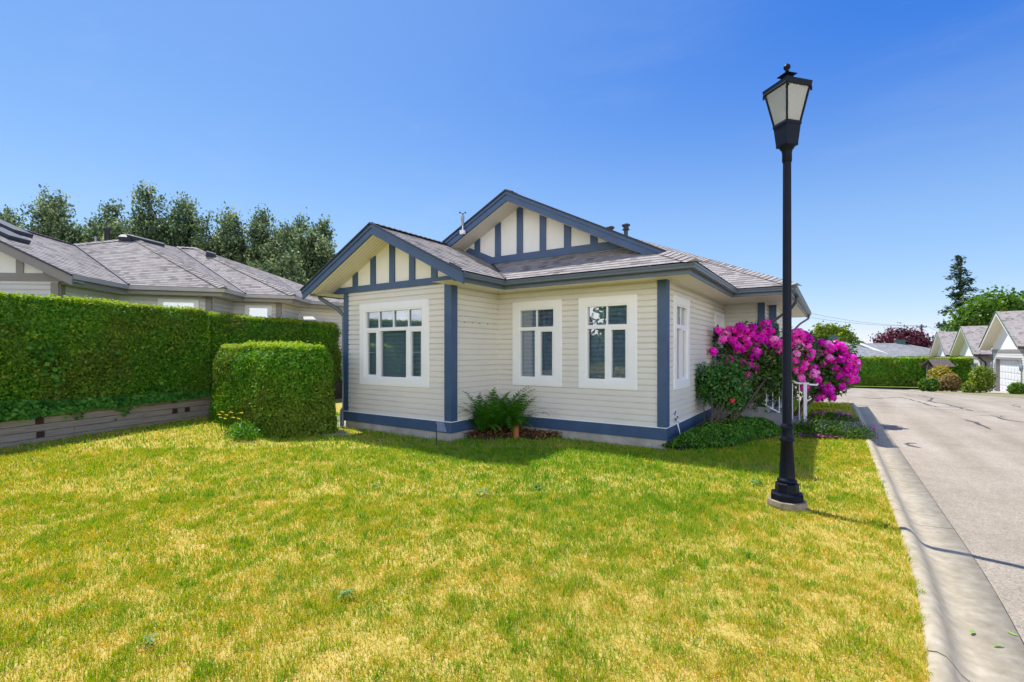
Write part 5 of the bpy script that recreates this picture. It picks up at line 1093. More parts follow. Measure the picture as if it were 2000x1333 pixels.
# a few broad-leaved weeds in the lawn
for i, (px, py, s_, lb) in enumerate(((678, 1168, 0.07, 'dark green dandelion rosette in the middle of the dry lawn'), (293, 1262, 0.06, 'pale green weed rosette low on the left of the lawn'), (735, 953, 0.08, 'greyish weed rosette in the lawn below the gable shadow'), (1050, 957, 0.10, 'flat weed rosette in the lawn right of the gable shadow tip'), (1480, 946, 0.12, 'silvery weed rosette in the lawn left of the lamp base'), (945, 965, 0.10, 'small weed rosette left of the gable shadow tip'))):
    Y = CH * FPX / (py - YH); c = at(px, py, Y); k = 26; a = rng.random(k) * 2 * PI; r_ = rng.uniform(0.3, 1, k) * s_ * 0.7
    P = np.stack([c.x + np.cos(a) * r_, c.y + np.sin(a) * r_, 0.015 + rng.uniform(0.0, 0.03, k)], 1); dr = np.stack([np.cos(a), np.sin(a), rng.uniform(0.1, 0.5, k)], 1)
    o = leaves('lawn_weed', P, rng.uniform(0.5, 0.9, k) * s_, M_weed, None, (c.x, c.y, 0), nrm=np.tile([0, 0, 1.0], (k, 1)), aspect=0.3, jit=0.3, up=dr * 3); tag(o, lb, 'weed', 'weeds in the lawn')
for i, (px, py, lb) in enumerate(((1949, 1263, 'bright green fallen leaf lying on the concrete gutter pan'), (1977, 1240, 'fallen leaf on the gutter pan close to the asphalt edge'), (1898, 1236, 'pale fallen leaf on the gutter pan nearest the kerb roll'))):
    Y = (CH + 0.095) * FPX / (py - YH); c = at(px, py, Y); m = MB(); a = 0.5 + i * 1.9
    q = [Vector((math.cos(a + t_) * r_, math.sin(a + t_) * r_ , 0.004 + h_)) for t_, r_, h_ in ((0, 0.030, 0.004), (0.7, 0.016, 0.0), (PI - 0.6, 0.018, 0.002), (PI, 0.030, 0.006), (PI + 0.7, 0.015, 0.0), (-0.6, 0.017, 0.002))]
    m.poly([(c.x + p.x, c.y + p.y, c.z + 0.002 + p.z) for p in q]); o = m.build('fallen_leaf', M_leafg, None, tuple(c)); tag(o, lb, 'leaf', 'fallen leaves on the gutter pan')

# ================================================================== NEIGHBOUR HOUSE ON THE LEFT
nb = empty('house', (-16.5, 6.0, 0.5), 'pale neighbouring bungalow with taupe trim behind the tall hedge', 'house')
Z3 = 3.3
G1, G2a, G2b, G3a, G3b, G4, G4b = (Vector((u, v, Z3)) for u, v in ((-13.82, 3.368), (-15.033, 4.852), (-13.662, 6.535), (-14.436, 7.494), (-13.65, 8.55), (-14.551, 9.731), (-14.2, 11.2)))
V1, A2, A3, A3l = Vector((-18.959, 4.765, 4.794)), Vector((-18.975, 6.314, 5.29)), Vector((-18.918, 8.099, 5.278)), Vector((-19.2, 7.6, 5.26))
e1 = Vector((-0.775, -0.632, 0)); d1 = Vector((-0.633, 0.774, 0)); hw = 3.12; GA = G1 + e1 * hw + Vector((0, 0, 0.5 * hw))
R1 = Vector((-17.762, 3.018, 4.86)); A4, A4l = Vector((-17.2, 9.9, 4.45)), Vector((-17.4, 8.9, 4.42))
rf = MB()
shingle_plane(rf, [G1, G2a, V1, GA]); shingle_plane(rf, [GA, V1, V1 + e1 * hw * 1.2 + Vector((0, 0, -0.6 * hw)), G1 + e1 * hw * 2])
shingle_plane(rf, [G2a, G2b, A2, V1]); shingle_plane(rf, [G2b, G3a, A3l]); shingle_plane(rf, [G2b, A3l, A2]); shingle_plane(rf, [G3a, G3b, A3]); shingle_plane(rf, [G3a, A3, A3l])
shingle_plane(rf, [G3b, G4, A4]); shingle_plane(rf, [G3b, A4, A3]); shingle_plane(rf, [G4, G4b, A4]); shingle_plane(rf, [G4b, Vector((-15.2, 12.6, Z3)), A4])
bk = [Vector((-24, 3.0, Z3)), Vector((-24.5, 9.0, Z3)), Vector((-22, 12.5, Z3))]
for q in ([V1, A2, bk[1], bk[0]], [A2, A3l, bk[1]], [A3l, A3, bk[2], bk[1]], [A3, A4, bk[2]], [A4, Vector((-15.2, 12.6, Z3)), bk[2]]): rf.poly(q)
nroof = rf.build('roof', M_roof2, nb)
for a_, b_ in ((G2b + Vector((0, 0, 0.02)), A2), (G3b + Vector((0, 0, 0.02)), A3), (A3l, A3), (V1, A2), (GA, V1)): caps(a_, b_, mat=M_roof2, par=nroof)
for a_, b_ in ((G2a, V1), (G3a, A3l)): vf = MB(); vf.tube([a_ + Vector((0, 0, 0.02)), b_ + Vector((0, 0, 0.02))], 0.03, 6); vf.build('valley_flashing', M_blackm, nroof)
def inset(pts, o):                                            # wall line under the eaves
    out = []
    for i in range(len(pts)):
        ds = []
        if i > 0: ds.append((pts[i] - pts[i - 1]).normalized())
        if i < len(pts) - 1: ds.append((pts[i + 1] - pts[i]).normalized())
        ns = [Vector((-d.y, d.x, 0)) for d in ds]
        if len(ns) == 2: b = ns[0] + ns[1]; b = b / (1 + ns[0].dot(ns[1])); out.append(pts[i] + b * o)
        else: out.append(pts[i] + ns[0] * o)
    return out
gl_ = [G1 + e1 * hw * 2, G1, G2a, G2b, G3a, G3b, G4, G4b]
ch = [G1, G2a, G2b, G3a, G3b, G4, G4b]; wl_ = inset(ch, 0.55); wl_[0] = wl_[0] + d1 * 0.5
fr0 = wl_[0] + e1 * (2 * hw - 1.1); pl = [fr0] + wl_
for a, b in zip(pl[:-1], pl[1:]):
    d = (b - a); l = d.length; d.normalize(); mb = MB(); siding(mb, (a.x, a.y), (d.x, d.y), (d.y, -d.x), l, 0.6, 3.2, (), 0.12, 0.018); mb.build('wall', M_sidew, nb)
m = MB(); g2 = MB(); so_ = MB(); inn = inset(ch, 0.10)
for i in range(len(ch) - 1):
    a, b, c, d = ch[i], ch[i + 1], inn[i + 1], inn[i]
    for q, zl, zh in (((a, b), 3.20, 3.30),): g2.poly([(q[0].x, q[0].y, zl), (q[1].x, q[1].y, zl), (q[1].x, q[1].y, zh), (q[0].x, q[0].y, zh)])
    g2.poly([(a.x, a.y, 3.2), (d.x, d.y, 3.2), (c.x, c.y, 3.2), (b.x, b.y, 3.2)]); m.poly([(d.x, d.y, 3.10), (c.x, c.y, 3.10), (c.x, c.y, 3.29), (d.x, d.y, 3.29)])
    w0, w1 = wl_[i], wl_[i + 1]; so_.poly([(d.x, d.y, 3.12), (w0.x, w0.y, 3.12), (w1.x, w1.y, 3.12), (c.x, c.y, 3.12)])
m.build('fascia', M_taupe, nb); g2.build('gutter', paint('cream_gutter', (0.42, 0.39, 0.35), 0.4, 0.08), nb); so_.build('eave_soffit', M_soffit, nb)
# gable front: rake, beam, battens, panel
m = MB()
for s in (0, 1):
    p0 = GA; p1 = (G1 - e1 * 0.08 + Vector((0, 0, -0.04))) if s == 0 else (G1 + e1 * (2 * hw + 0.08) + Vector((0, 0, -0.04)))
    m.prism([p0 - Vector((0, 0, 0.01)), p1 - Vector((0, 0, 0.01)), p1 - Vector((0, 0, 0.22)), p0 - Vector((0, 0, 0.22))], d1 * 0.04)
m.build('rake_board', M_taupe, nb)
m = MB(); m.prism([GA + Vector((0, 0, 0.03)), G1 - e1 * 0.1 + Vector((0, 0, -0.02)), G1 - e1 * 0.1 + Vector((0, 0, -0.06)), GA - Vector((0, 0, 0.01))], d1 * -0.05); m.build('shingle_edge', M_blackm, nroof)
fp = G1 + d1 * 0.5
m = MB(); m.poly([fp + e1 * 0.2 + Vector((0, 0, -0.1)), fp + e1 * 0.2 + Vector((0, 0, -0.02)), GA + d1 * 0.5 - Vector((0, 0, 0.2)), fp + e1 * (2 * hw - 0.2) + Vector((0, 0, -0.1))]); m.build('gable_panel', M_panel, nb)
m = MB(); m.poly([G1 + d1 * 0.04 - Vector((0, 0, 0.16)), fp - Vector((0, 0, 0.16)), GA + d1 * 0.5 - Vector((0, 0, 0.19)), GA + d1 * 0.04 - Vector((0, 0, 0.19))]); m.build('rake_soffit', M_soffit, nb)
m = MB(); m.prism([fp - d1 * 0.03 + e1 * 0.25 + Vector((0, 0, -0.12)), fp - d1 * 0.03 + e1 * (2 * hw - 0.3) + Vector((0, 0, -0.12)), fp - d1 * 0.03 + e1 * (2 * hw - 0.3) + Vector((0, 0, 0.06)), fp - d1 * 0.03 + e1 * 0.25 + Vector((0, 0, 0.06))], d1 * 0.028); m.build('gable_beam', M_taupe, nb)
for k in range(5):
    x = 0.72 + k * 0.56; m = MB(); p = fp - d1 * 0.025 + e1 * x; z1_ = 0.5 * min(x, 2 * hw - x) - 0.2
    if z1_ > 0.1: m.prism([p + Vector((0, 0, 0.06)), p + e1 * 0.15 + Vector((0, 0, 0.06)), p + e1 * 0.15 + Vector((0, 0, z1_ + 0.07)), p + Vector((0, 0, z1_))], d1 * 0.024); m.build('gable_batten', M_taupe, nb)
def nbpost(p, d, n_, w_): m = MB(); m.obox((p.x, p.y), (d.x, d.y), (n_.x, n_.y), w_, 0.03, 0.6, 3.16); m.build('corner_board', M_taupe, nb)
nbpost(wl_[0], e1, -d1, 0.16); nbpost(wl_[0], d1, -e1, 0.13)
for i in (2, 4):
    a, b = wl_[i], wl_[i + 1]; dd = (wl_[i + 1] - wl_[i]).normalized(); nbpost(wl_[i + 1] if False else wl_[i], (wl_[i - 1] - wl_[i]).normalized(), Vector((-(wl_[i - 1] - wl_[i]).normalized().y, (wl_[i - 1] - wl_[i]).normalized().x, 0)), 0.15)
for i, f0, f1 in ((1, 0.42, 0.86), (3, 0.25, 0.8)):
    a, b = wl_[i], wl_[i + 1]; d = b - a; l = d.length; d.normalize(); n_ = Vector((d.y, -d.x, 0)); m = MB(); m.obox(a + d * l * f0, (d.x, d.y), (n_.x, n_.y), l * (f1 - f0), 0.05, 1.2, 3.02); w_ = m.build('window', M_white, nb)
    m = MB(); m.obox(a + d * (l * f0 + 0.12) + n_ * 0.03, (d.x, d.y), (n_.x, n_.y), l * (f1 - f0) - 0.24, 0.026, 1.3, 2.93); m.build('pane', M_glass, w_)
# skylights, roof vents, chimney pipe
def roofbox(pl3, c, w_, l_, h_, name, mat, parent): # small box lying on a roof slope
    n_ = (pl3[1] - pl3[0]).cross(pl3[2] - pl3[0]).normalized(); n_ = n_ if n_.z > 0 else -n_; u_ = (pl3[1] - pl3[0]).normalized(); v_ = n_.cross(u_); m = MB()
    q = [c + u_ * a + v_ * b for a, b in ((-w_, -l_), (w_, -l_), (w_, l_), (-w_, l_))]; m.prism([p - n_ * 0.02 for p in q], n_ * (h_ + 0.02)); return m.build(name, mat, parent)
pA = [G1, G2a, V1]
def on_plane(px, py, pl3):
    n_ = (pl3[1] - pl3[0]).cross(pl3[2] - pl3[0]); r_ = at(px, py, 1.0) - Vector((0, 0, CH)); o_ = Vector((0, 0, CH)); t_ = (pl3[0] - o_).dot(n_) / r_.dot(n_); return o_ + r_ * t_
roofbox(pA, on_plane(8, 446, pA), 0.28, 0.45, 0.12, 'skylight', M_blackm, nroof); roofbox(pA, on_plane(6, 461, pA), 0.28, 0.35, 0.12, 'skylight', M_blackm, nroof)
pB = [G2a, G2b, A2]; roofbox(pB, on_plane(248, 470, pB), 0.17, 0.14, 0.15, 'roof_vent', M_blackm, nroof)
pC = [G2b, A3l, A2]; roofbox(pC, on_plane(284, 473, pC), 0.12, 0.5, 0.10, 'skylight', M_blackm, nroof)
pD = [G3b, A4, A3]; roofbox(pD, on_plane(411, 500, pD), 0.16, 0.14, 0.12, 'roof_vent', M_blackm, nroof)
c = at(209.5, 477, 19.5); tp = at(209.5, 446, 19.5); m = MB(); m.lathe((c.x, c.y, c.z - 0.4), [(0.10, 0), (0.10, tp.z - c.z + 0.28), (0.125, tp.z - c.z + 0.29), (0.125, tp.z - c.z + 0.4)], 14); m.build('chimney_pipe', M_blackm, nroof)
c = at(187, 478, 19.5); m = MB(); m.lathe((c.x, c.y, c.z - 0.3), [(0.04, 0), (0.04, 0.62)], 10); m.build('vent_pipe', M_grey, nroof)
a, b = wl_[3], wl_[2]; c = at(388, 572, 13.2); m = MB(); m.tube([c, c + Vector((0, 0, -0.12)), at(402, 585, 13.4), at(403, 600, 13.5)], 0.035, 8); m.build('downspout', paint('cream_pipe', (0.5, 0.46, 0.40), 0.4, 0.05), nb)
m = MB(); p = at(594, 627, 14.6); m.prism([p, at(618, 627, 14.6), at(611, 621, 14.9), at(590, 621, 14.9)], (0, 0, 0.04)); m.build('awning', M_taupe, nb)
# further wing of the neighbouring terrace
n2_ = empty('house', (-16.2, 13.5, 0.5), 'farther pale bungalow wing seen in the gap left of the blue gable', 'house')
rf = MB(); q0, q1, q2, q3 = Vector((-14.4, 12.2, 3.2)), Vector((-13.3, 14.4, 3.2)), Vector((-20, 17.5, 3.2)), Vector((-21, 12.6, 3.2)); tpk = (q0 + q1 + q2 + q3) / 4 + Vector((0, 0, 1.5))
for a, b in ((q0, q1), (q1, q2), (q2, q3), (q3, q0)): shingle_plane(rf, [a, b, tpk])
rf.build('roof', M_roof2, n2_)
m = MB(); cc = (q0 + q1 + q2 + q3) / 4; ww = [cc + (q - cc) * 0.88 for q in (q3, q0, q1, q2)]
for a, b in ((ww[0], ww[1]), (ww[1], ww[2]), (ww[2], ww[3])):
    d = (b - a); l = d.length; d.normalize(); siding(m, (a.x, a.y), (d.x, d.y), (d.y, -d.x), l, 0.6, 3.15, (), 0.12, 0.018)
m.build('wall', M_sidew, n2_)
m = MB()
for a, b in ((q0, q1), (q3, q0)): m.poly([a, b, b - Vector((0, 0, 0.15)), a - Vector((0, 0, 0.15))])
for a, b, c, d in ((q3, q0, ww[1], ww[0]), (q0, q1, ww[2], ww[1])): m.poly([(a.x, a.y, 3.05), (d.x, d.y, 3.05), (c.x, c.y, 3.05), (b.x, b.y, 3.05)])
m.build('fascia', M_taupe, n2_)

# ================================================================== GARAGES ACROSS THE ROAD
def garage(v0, zg, label, loose=True, hwall=3.45):
    g_ = empty('garage', (9.0, v0, zg), label, 'garage', 'gabled garages across the road'); ug, ur_ = 9.0, 8.45; ze = zg + 2.9; hr = 4.05; zr = ze + hr * 0.54; back = 19.0
    za = lambda v: zr - 0.54 * abs(v - v0)
    rf = MB()
    for s in (-1, 1): shingle_plane(rf, [(ur_ - 0.03, v0 + s * hr, ze), (ur_ - 0.03, v0, zr), (back, v0, zr), (back, v0 + s * hr, ze)])
    rf.build('roof', M_roof2, g_)
    m = MB()
    for s in (-1, 1): m.prism([(ur_, v0, zr - 0.01), (ur_, v0 + s * hr, ze - 0.01), (ur_, v0 + s * hr, ze - 0.2), (ur_, v0, zr - 0.22)], (0.03, 0, 0))
    m.build('rake_board', M_soffit, g_)
    m = MB()
    for s in (-1, 1): m.prism([(ur_ - 0.04, v0, zr + 0.03), (ur_ - 0.04, v0 + s * (hr + 0.03), ze + 0.015), (ur_ - 0.04, v0 + s * (hr + 0.03), ze - 0.04), (ur_ - 0.04, v0, zr - 0.03)], (0.035, 0, 0))
    m.build('shingle_edge', M_teal, g_)
    m = MB()
    for s in (-1, 1): m.poly([(ur_ + 0.03, v0, zr - 0.21), (ur_ + 0.03, v0 + s * hr, ze - 0.19), (ug, v0 + s * hr, ze - 0.19), (ug, v0, zr - 0.21)])
    m.build('rake_soffit', M_soffit, g_)
    m = MB(); zb_ = ze - 0.15; m.poly([(ug, v0 - hwall, zb_), (ug, v0 + hwall, zb_), (ug, v0 + hwall, za(v0 + hwall)), (ug, v0, zr - 0.1), (ug, v0 - hwall, za(v0 - hwall))]); m.build('gable_panel', M_panel, g_)
    m = MB(); m.box((ug - 0.04, v0 - hwall, zb_ - 0.22), (ug - 0.001, v0 + hwall, zb_)); m.build('gable_beam', M_taupe, g_)
    dv0, dv1, dt = v0 - 2.5, v0 + 2.5, zg + 2.12
    m = MB(); siding(m, (ug, v0 + hwall), (0, -1), (-1, 0), 2 * hwall, zg, zb_ - 0.22, [(hwall - 2.5, hwall + 2.5, zg - 0.1, dt)], 0.15, 0.02); m.build('wall', M_sidew, g_)
    m = MB(); siding(m, (ug, v0 - hwall), (1, 0), (0, -1), back - ug, zg, ze - 0.1, (), 0.15, 0.02); m.build('wall', M_sidew, g_)
    m = MB(); siding(m, (back, v0 + hwall), (-1, 0), (0, 1), back - ug, zg, ze - 0.1, (), 0.15, 0.02); m.build('wall', M_sidew, g_)
    m = MB()
    for i in range(5):
        z0_ = zg + i * 0.424
        m.box((ug + 0.14, dv0, z0_ + 0.012), (ug + 0.17, dv1, z0_ + 0.424))
        for j in range(8): m.box((ug + 0.125, dv0 + 0.08 + j * 0.61, z0_ + 0.07), (ug + 0.14, dv0 + 0.61 + j * 0.61, z0_ + 0.37))
    m.build('garage_door', M_garw, g_)
    m = MB(); m.box((ug - 0.05, dv0 - 0.14, zg), (ug + 0.14, dv0, dt + 0.02)); m.box((ug - 0.05, dv1, zg), (ug + 0.14, dv1 + 0.14, dt + 0.02)); m.box((ug - 0.05, dv0, dt), (ug + 0.14, dv1, dt + 0.12)); m.build('door_frame', M_taupe, g_)
    m = MB(); m.box((ug - 0.03, v0 + hwall - 0.14, zg), (ug, v0 + hwall, zb_ - 0.22)); m.box((ug - 0.03, v0 - hwall, zg), (ug, v0 - hwall + 0.14, zb_ - 0.22)); m.build('corner_board', M_teal, g_)
    m = MB(); m.tube([(ur_ + 0.3, v0 - hr + 0.05, ze - 0.05), (ur_ + 0.35, v0 - hr + 0.1, ze - 0.25), (ug + 0.2, v0 - hwall - 0.06, ze - 0.6), (ug + 0.2, v0 - hwall - 0.06, zg)], 0.05, 8); m.box((ur_ + 0.1, v0 - hr - 0.1, ze - 0.12), (back, v0 - hr, ze)); m.build('gutter', M_brown, g_)
    m = MB(); m.box((ug - 0.03, dv0 - 0.62, zg + 1.6), (ug - 0.001, dv0 - 0.5, zg + 1.9)); m.lathe((ug - 0.16, dv0 - 0.56, zg + 1.5), [(0.03, 0), (0.07, 0.05), (0.09, 0.3), (0.03, 0.4), (0.01, 0.45)], 8); m.build('wall_lantern', M_metal, g_)
    m = MB(); m.box((ug - 0.03, dv1 + 0.4, zg + 1.6), (ug - 0.001, dv1 + 0.52, zg + 1.9)); m.lathe((ug - 0.16, dv1 + 0.46, zg + 1.5), [(0.03, 0), (0.07, 0.05), (0.09, 0.3), (0.03, 0.4), (0.01, 0.45)], 8); m.build('wall_lantern', M_metal, g_)
    m = MB(); m.poly([(rright(v0) - 0.3, v0 - 3.2, terr(v0 - 3.2) - 0.088), (ug + 0.2, v0 - 2.7, zg + 0.01), (ug + 0.2, v0 + 2.7, zg + 0.01), (rright(v0) - 0.3, v0 + 3.2, terr(v0 + 3.2) - 0.088)]); tag(m.build('driveway', M_conc), kind='structure')
garage(41.35, -1.02, 'nearest white garage across the road, its door half out of frame')
garage(51.2, -1.50, 'second gabled garage partly behind the big green bush')
garage(61.5, -1.6, 'farthest garage gable, only a sliver of roof showing')
m = MB(); m.box((9.4, 45.4, -1.3), (12, 46.8, 1.2)); m.box((9.2, 45.3, 1.2), (12.2, 46.9, 1.35)); o = m.build('garden_shed', M_brown, None, (10.5, 46, -1.3)); tag(o, 'small dark brown lean-to between the two garages', 'shed')
# planted verge in front of the garages
sv = MB(); vs_ = [24 + i * 1.0 for i in range(22)]
sv.faces([(u, v, terr(v) + (-0.09 if k == 0 else -0.03)) for v in vs_ for k, u in enumerate((rright(v) - 0.02, rright(v) + 0.15, 9.1, 30))], [(i * 4 + k, i * 4 + k + 1, (i + 1) * 4 + k + 1, (i + 1) * 4 + k) for i in range(21) for k in range(3)], 0, True)
tag(sv.build('verge', groundmat('verge_ground', (0.16, 0.15, 0.06), (0.24, 0.22, 0.12), (0.30, 0.27, 0.18), 1.0)), kind='structure')
def bush(px0, px1, pyt, pyb, Y, mat, n, label, name='bush', sz=(0.10, 0.2), cat='bush', lob=3, flat_=False):
    zt_ = at(px0, pyt, Y).z; c = at((px0 + px1) / 2, pyb, Y); zb_ = min(c.z, terr(c.y) + 0.05); w_ = (px1 - px0) / 2 * Y / FPX; h_ = (zt_ - zb_); blobs = []
    for i in range(lob):
        f_ = (i + 0.5) / lob * 2 - 1; blobs.append((c.x + f_ * w_ * 0.5 * CT + random.gauss(0, 0.1), c.y + f_ * w_ * 0.5 * ST + random.gauss(0, 0.15), zb_ + h_ * 0.5, w_ * 0.56, w_ * 0.5, h_ * random.uniform(0.46, 0.53)))
    if lob > 2: blobs.append((c.x, c.y, zb_ + h_ * 0.55, w_ * 0.6, w_ * 0.6, h_ * 0.47))
    P, D = blob_points(blobs, n, 0.55); P[:, 2] = np.maximum(P[:, 2], zb_ + 0.02)
    o = leaves(name, P, rng.uniform(*sz, len(P)), mat, None, (c.x, c.y, zb_), nrm=D + np.array([0, 0, 0.3]), aspect=0.6, jit=0.7); tag(o, label, cat, 'bushes by the garages'); return o
bush(1790, 1826, 738, 766, 30.0, M_heath, 1600, 'low round clipped shrub at the road edge, leftmost of the bushes', lob=2)
bush(1813, 1864, 713, 752, 33.0, M_golden, 2200, 'tall yellow green bush behind the low round shrub')
bush(1820, 1842, 741, 766, 30.5, M_maple, 700, 'small bright green tuft between round shrub and bronze bush', lob=1)
bush(1836, 1882, 731, 766, 30.0, M_bronze, 1900, 'bronze tinted bush with twiggy base at the road edge')
bush(1890, 1943, 715, 768, 28.0, M_lime, 2600, 'big lime green bush between the two garage doors', lob=3)
bush(1877, 1912, 745, 774, 27.3, M_lime, 1000, 'low spreading green bush at the foot of the big lime one', lob=2)
bush(1967, 2008, 747, 776, 27.0, M_maple, 1500, 'rounded green bush before the nearest garage door at the frame edge')
# mail kiosk with a shingled roof
c = at(1829, 742, 37.0); zk = terr(c.y); kk = empty('mail_kiosk', (c.x, c.y, zk), 'small open kiosk with a brown shake roof on posts behind the bushes', 'kiosk')
hx = Vector((CT, ST, 0)); hy = Vector((-ST, CT, 0)); zt_ = at(1829, 701.5, 37).z; zb_ = at(1829, 716, 37).z
for s in (-0.62, 0.72):
    m = MB(); p = c + hx * s; m.box((p.x - 0.07, p.y - 0.07, zk), (p.x + 0.07, p.y + 0.07, zb_ + 0.15)); m.build('post', M_pole, kk)
m = MB(); 
for s in (-1, 1): m.prism([Vector((c.x, c.y, zt_)) - hx * 0.62, Vector((c.x, c.y, zt_)) + hx * 0.86, Vector((c.x, c.y, zb_)) + hx * 0.9 + hy * s * 0.65, Vector((c.x, c.y, zb_)) - hx * 0.75 + hy * s * 0.65], (0, 0, -0.05))
m.build('roof', M_shake, kk)
m = MB(); p = c + hx * 0.05; m.obox(p - hx * 0.5, (hx.x, hx.y), (hy.x, hy.y), 1.1, 0.4, zk + 0.5, zb_); m.build('mailbox_panel', M_taupe, kk)
# far hedge beyond the cross street
hL, hR = at(1500, 740, 44.5), at(1900, 740, 36.6); hl2 = Vector((hL.x, hL.y)); hr2 = Vector((hR.x, hR.y)); dd = (hr2 - hl2).normalized(); nn = Vector((-dd.y, dd.x))
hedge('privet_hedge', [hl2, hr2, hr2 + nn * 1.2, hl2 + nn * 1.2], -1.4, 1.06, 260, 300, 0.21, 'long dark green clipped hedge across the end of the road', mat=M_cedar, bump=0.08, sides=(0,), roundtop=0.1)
m = MB(); m.poly([(hl2.x - 6, hl2.y - 2.3, terr(50) - 0.05), (hr2.x + 2, hr2.y - 2.0, terr(50) - 0.05 + 0.3), (hr2.x + 2, hr2.y + 8, -1.35), (hl2.x - 6, hl2.y + 8, -1.35)]); tag(m.build('far_verge', groundmat('far_grass', (0.07, 0.12, 0.02), (0.12, 0.17, 0.03), (0.2, 0.2, 0.05), 1.0)), kind='structure')

# houses beyond the far hedge
def far_house(pxc, Y, w_, d_, pye, pyr, label, mats, ridge, win, chim, gable_left=False):
    c = at(pxc, 700, Y); ze = at(pxc, pye, Y).z; zr = at(pxc, pyr, Y).z; h_ = empty('house', (c.x, c.y, -1.45), label, 'house', 'grey roofed houses beyond the far hedge'); X = hx; Yv = hy
    o_ = Vector((c.x, c.y, 0)); q = [o_ - X * w_ - Yv * d_, o_ + X * w_ - Yv * d_, o_ + X * w_ + Yv * d_, o_ - X * w_ + Yv * d_]; r0, r1 = o_ - X * (w_ if gable_left else ridge) + Vector((0, 0, zr)), o_ + X * ridge + Vector((0, 0, zr)); e_ = Vector((0, 0, ze))
    rf = MB()
    for pl_ in ([q[0] + e_, q[1] + e_, r1, r0], [q[1] + e_, q[2] + e_, r1], [q[2] + e_, q[3] + e_, r0, r1], [q[3] + e_, q[0] + e_, r0]): shingle_plane(rf, pl_, 0.3, 0.02)
    rr_ = rf.build('roof', M_roof3, h_)
    m = MB(); f_ = [o_ + (p - o_) * 0.93 for p in q]
    for i in range(4): a, b = f_[i], f_[(i + 1) % 4]; m.poly([(a.x, a.y, -1.5), (b.x, b.y, -1.5), (b.x, b.y, ze + 0.02), (a.x, a.y, ze + 0.02)])
    m.build('wall', M_cyanw, h_)
    m = MB()
    for i in range(4): a, b = q[i], q[(i + 1) % 4]; m.poly([a + e_, b + e_, b + e_ - Vector((0, 0, 0.18)), a + e_ - Vector((0, 0, 0.18))]); 
    if gable_left: m.prism([q[0] + e_ + Vector((0, 0, 0.05)), r0 + Vector((0, 0, 0.05)), r0 - Vector((0, 0, 0.15)), q[0] + e_ - Vector((0, 0, 0.15))], -X * 0.06)
    m.build('fascia', M_white, h_)
    for (x, ww) in win:
        a = f_[0].lerp(f_[1], x); m = MB(); m.obox(a, (X.x, X.y), (-Yv.x, -Yv.y), ww, 0.06, ze - 1.25, ze - 0.3); w2_ = m.build('window', M_white, h_)
        m = MB(); m.obox(a + X * 0.07 - Yv * 0.05, (X.x, X.y), (-Yv.x, -Yv.y), ww - 0.14, 0.02, ze - 1.18, ze - 0.37); m.build('pane', M_dark, w2_)
    for (px, pyt) in chim: p = at(px, pyt, Y); m = MB(); m.box((p.x - 0.45, p.y - 0.4, zr - 0.9), (p.x + 0.45, p.y + 0.4, p.z)); m.box((p.x - 0.52, p.y - 0.47, p.z - 0.14), (p.x + 0.52, p.y + 0.47, p.z - 0.05)); m.build('chimney', M_teal, h_)
    return h_
far_house(1630, 54, 3.4, 4.5, 695, 667, 'grey roofed house beyond the hedge directly right of the flowering bush', None, 0.6, [(0.55, 1.2)], [(1628, 655)])
far_house(1748, 56, 4.0, 4.2, 692, 671, 'pale green house with grey hipped roof under the red leaved tree', None, 0.8, [(0.05, 0.9), (0.30, 1.4), (0.55, 0.9), (0.74, 1.4)], [(1758, 664)], True)

# ================================================================== TREES
def tree(name, base, blobs, n, mat, bark, label, sz, group=None, limbs=9, r0=0.25, asp=0.7, cl=10, cr=0.5, shell=0.35, upb=0.0, jit=1.0, upl=None):
    base = Vector(base); e = empty(name, base, label, 'tree', group); B = np.array(blobs); ctr = (B[:, :3] * B[:, 3:4]).sum(0) / B[:, 3].sum()
    mb = MB(); top = Vector((float(ctr[0]), float(ctr[1]), float(B[:, 2].max()))); mb.tube([base, base.lerp(top, 0.3) + Vector((random.gauss(0, r0), random.gauss(0, r0), 0)), base.lerp(top, 0.65) + Vector((random.gauss(0, r0), random.gauss(0, r0), 0)), top], [r0, r0 * 0.75, r0 * 0.5, r0 * 0.12], 8)
    for b in blobs[:limbs]:
        t_ = Vector(b[:3]); f_ = min(0.8, max(0.15, (t_.z - base.z) / max(0.1, top.z - base.z) - 0.22)); s_ = base.lerp(top, f_); mb.tube([s_, s_.lerp(t_, 0.5) + Vector((0, 0, 0.1)), t_ + Vector((0, 0, b[5] * 0.5))], [r0 * 0.4, r0 * 0.25, r0 * 0.06], 6)
    mb.build('trunk', bark, e)
    c, d = blob_points(blobs, max(1, n // cl), shell); P = np.repeat(c, cl, 0) + rng.normal(size=(len(c) * cl, 3)) * cr * np.array([1, 1, 1 + upb]); D = np.repeat(d, cl, 0)
    r = np.clip(np.repeat(rng.normal(0.5, 0.18, len(c)), cl) + rng.normal(0, 0.16, len(P)), 0, 1)
    leaves('crown', P, rng.uniform(*sz, len(P)), mat, e, None, nrm=D + np.array([0, 0, 0.35]), aspect=asp, jit=jit, rnd=r, up=None if upl is None else np.tile([0, 0, upl], (len(P), 1)) + D)
    return e
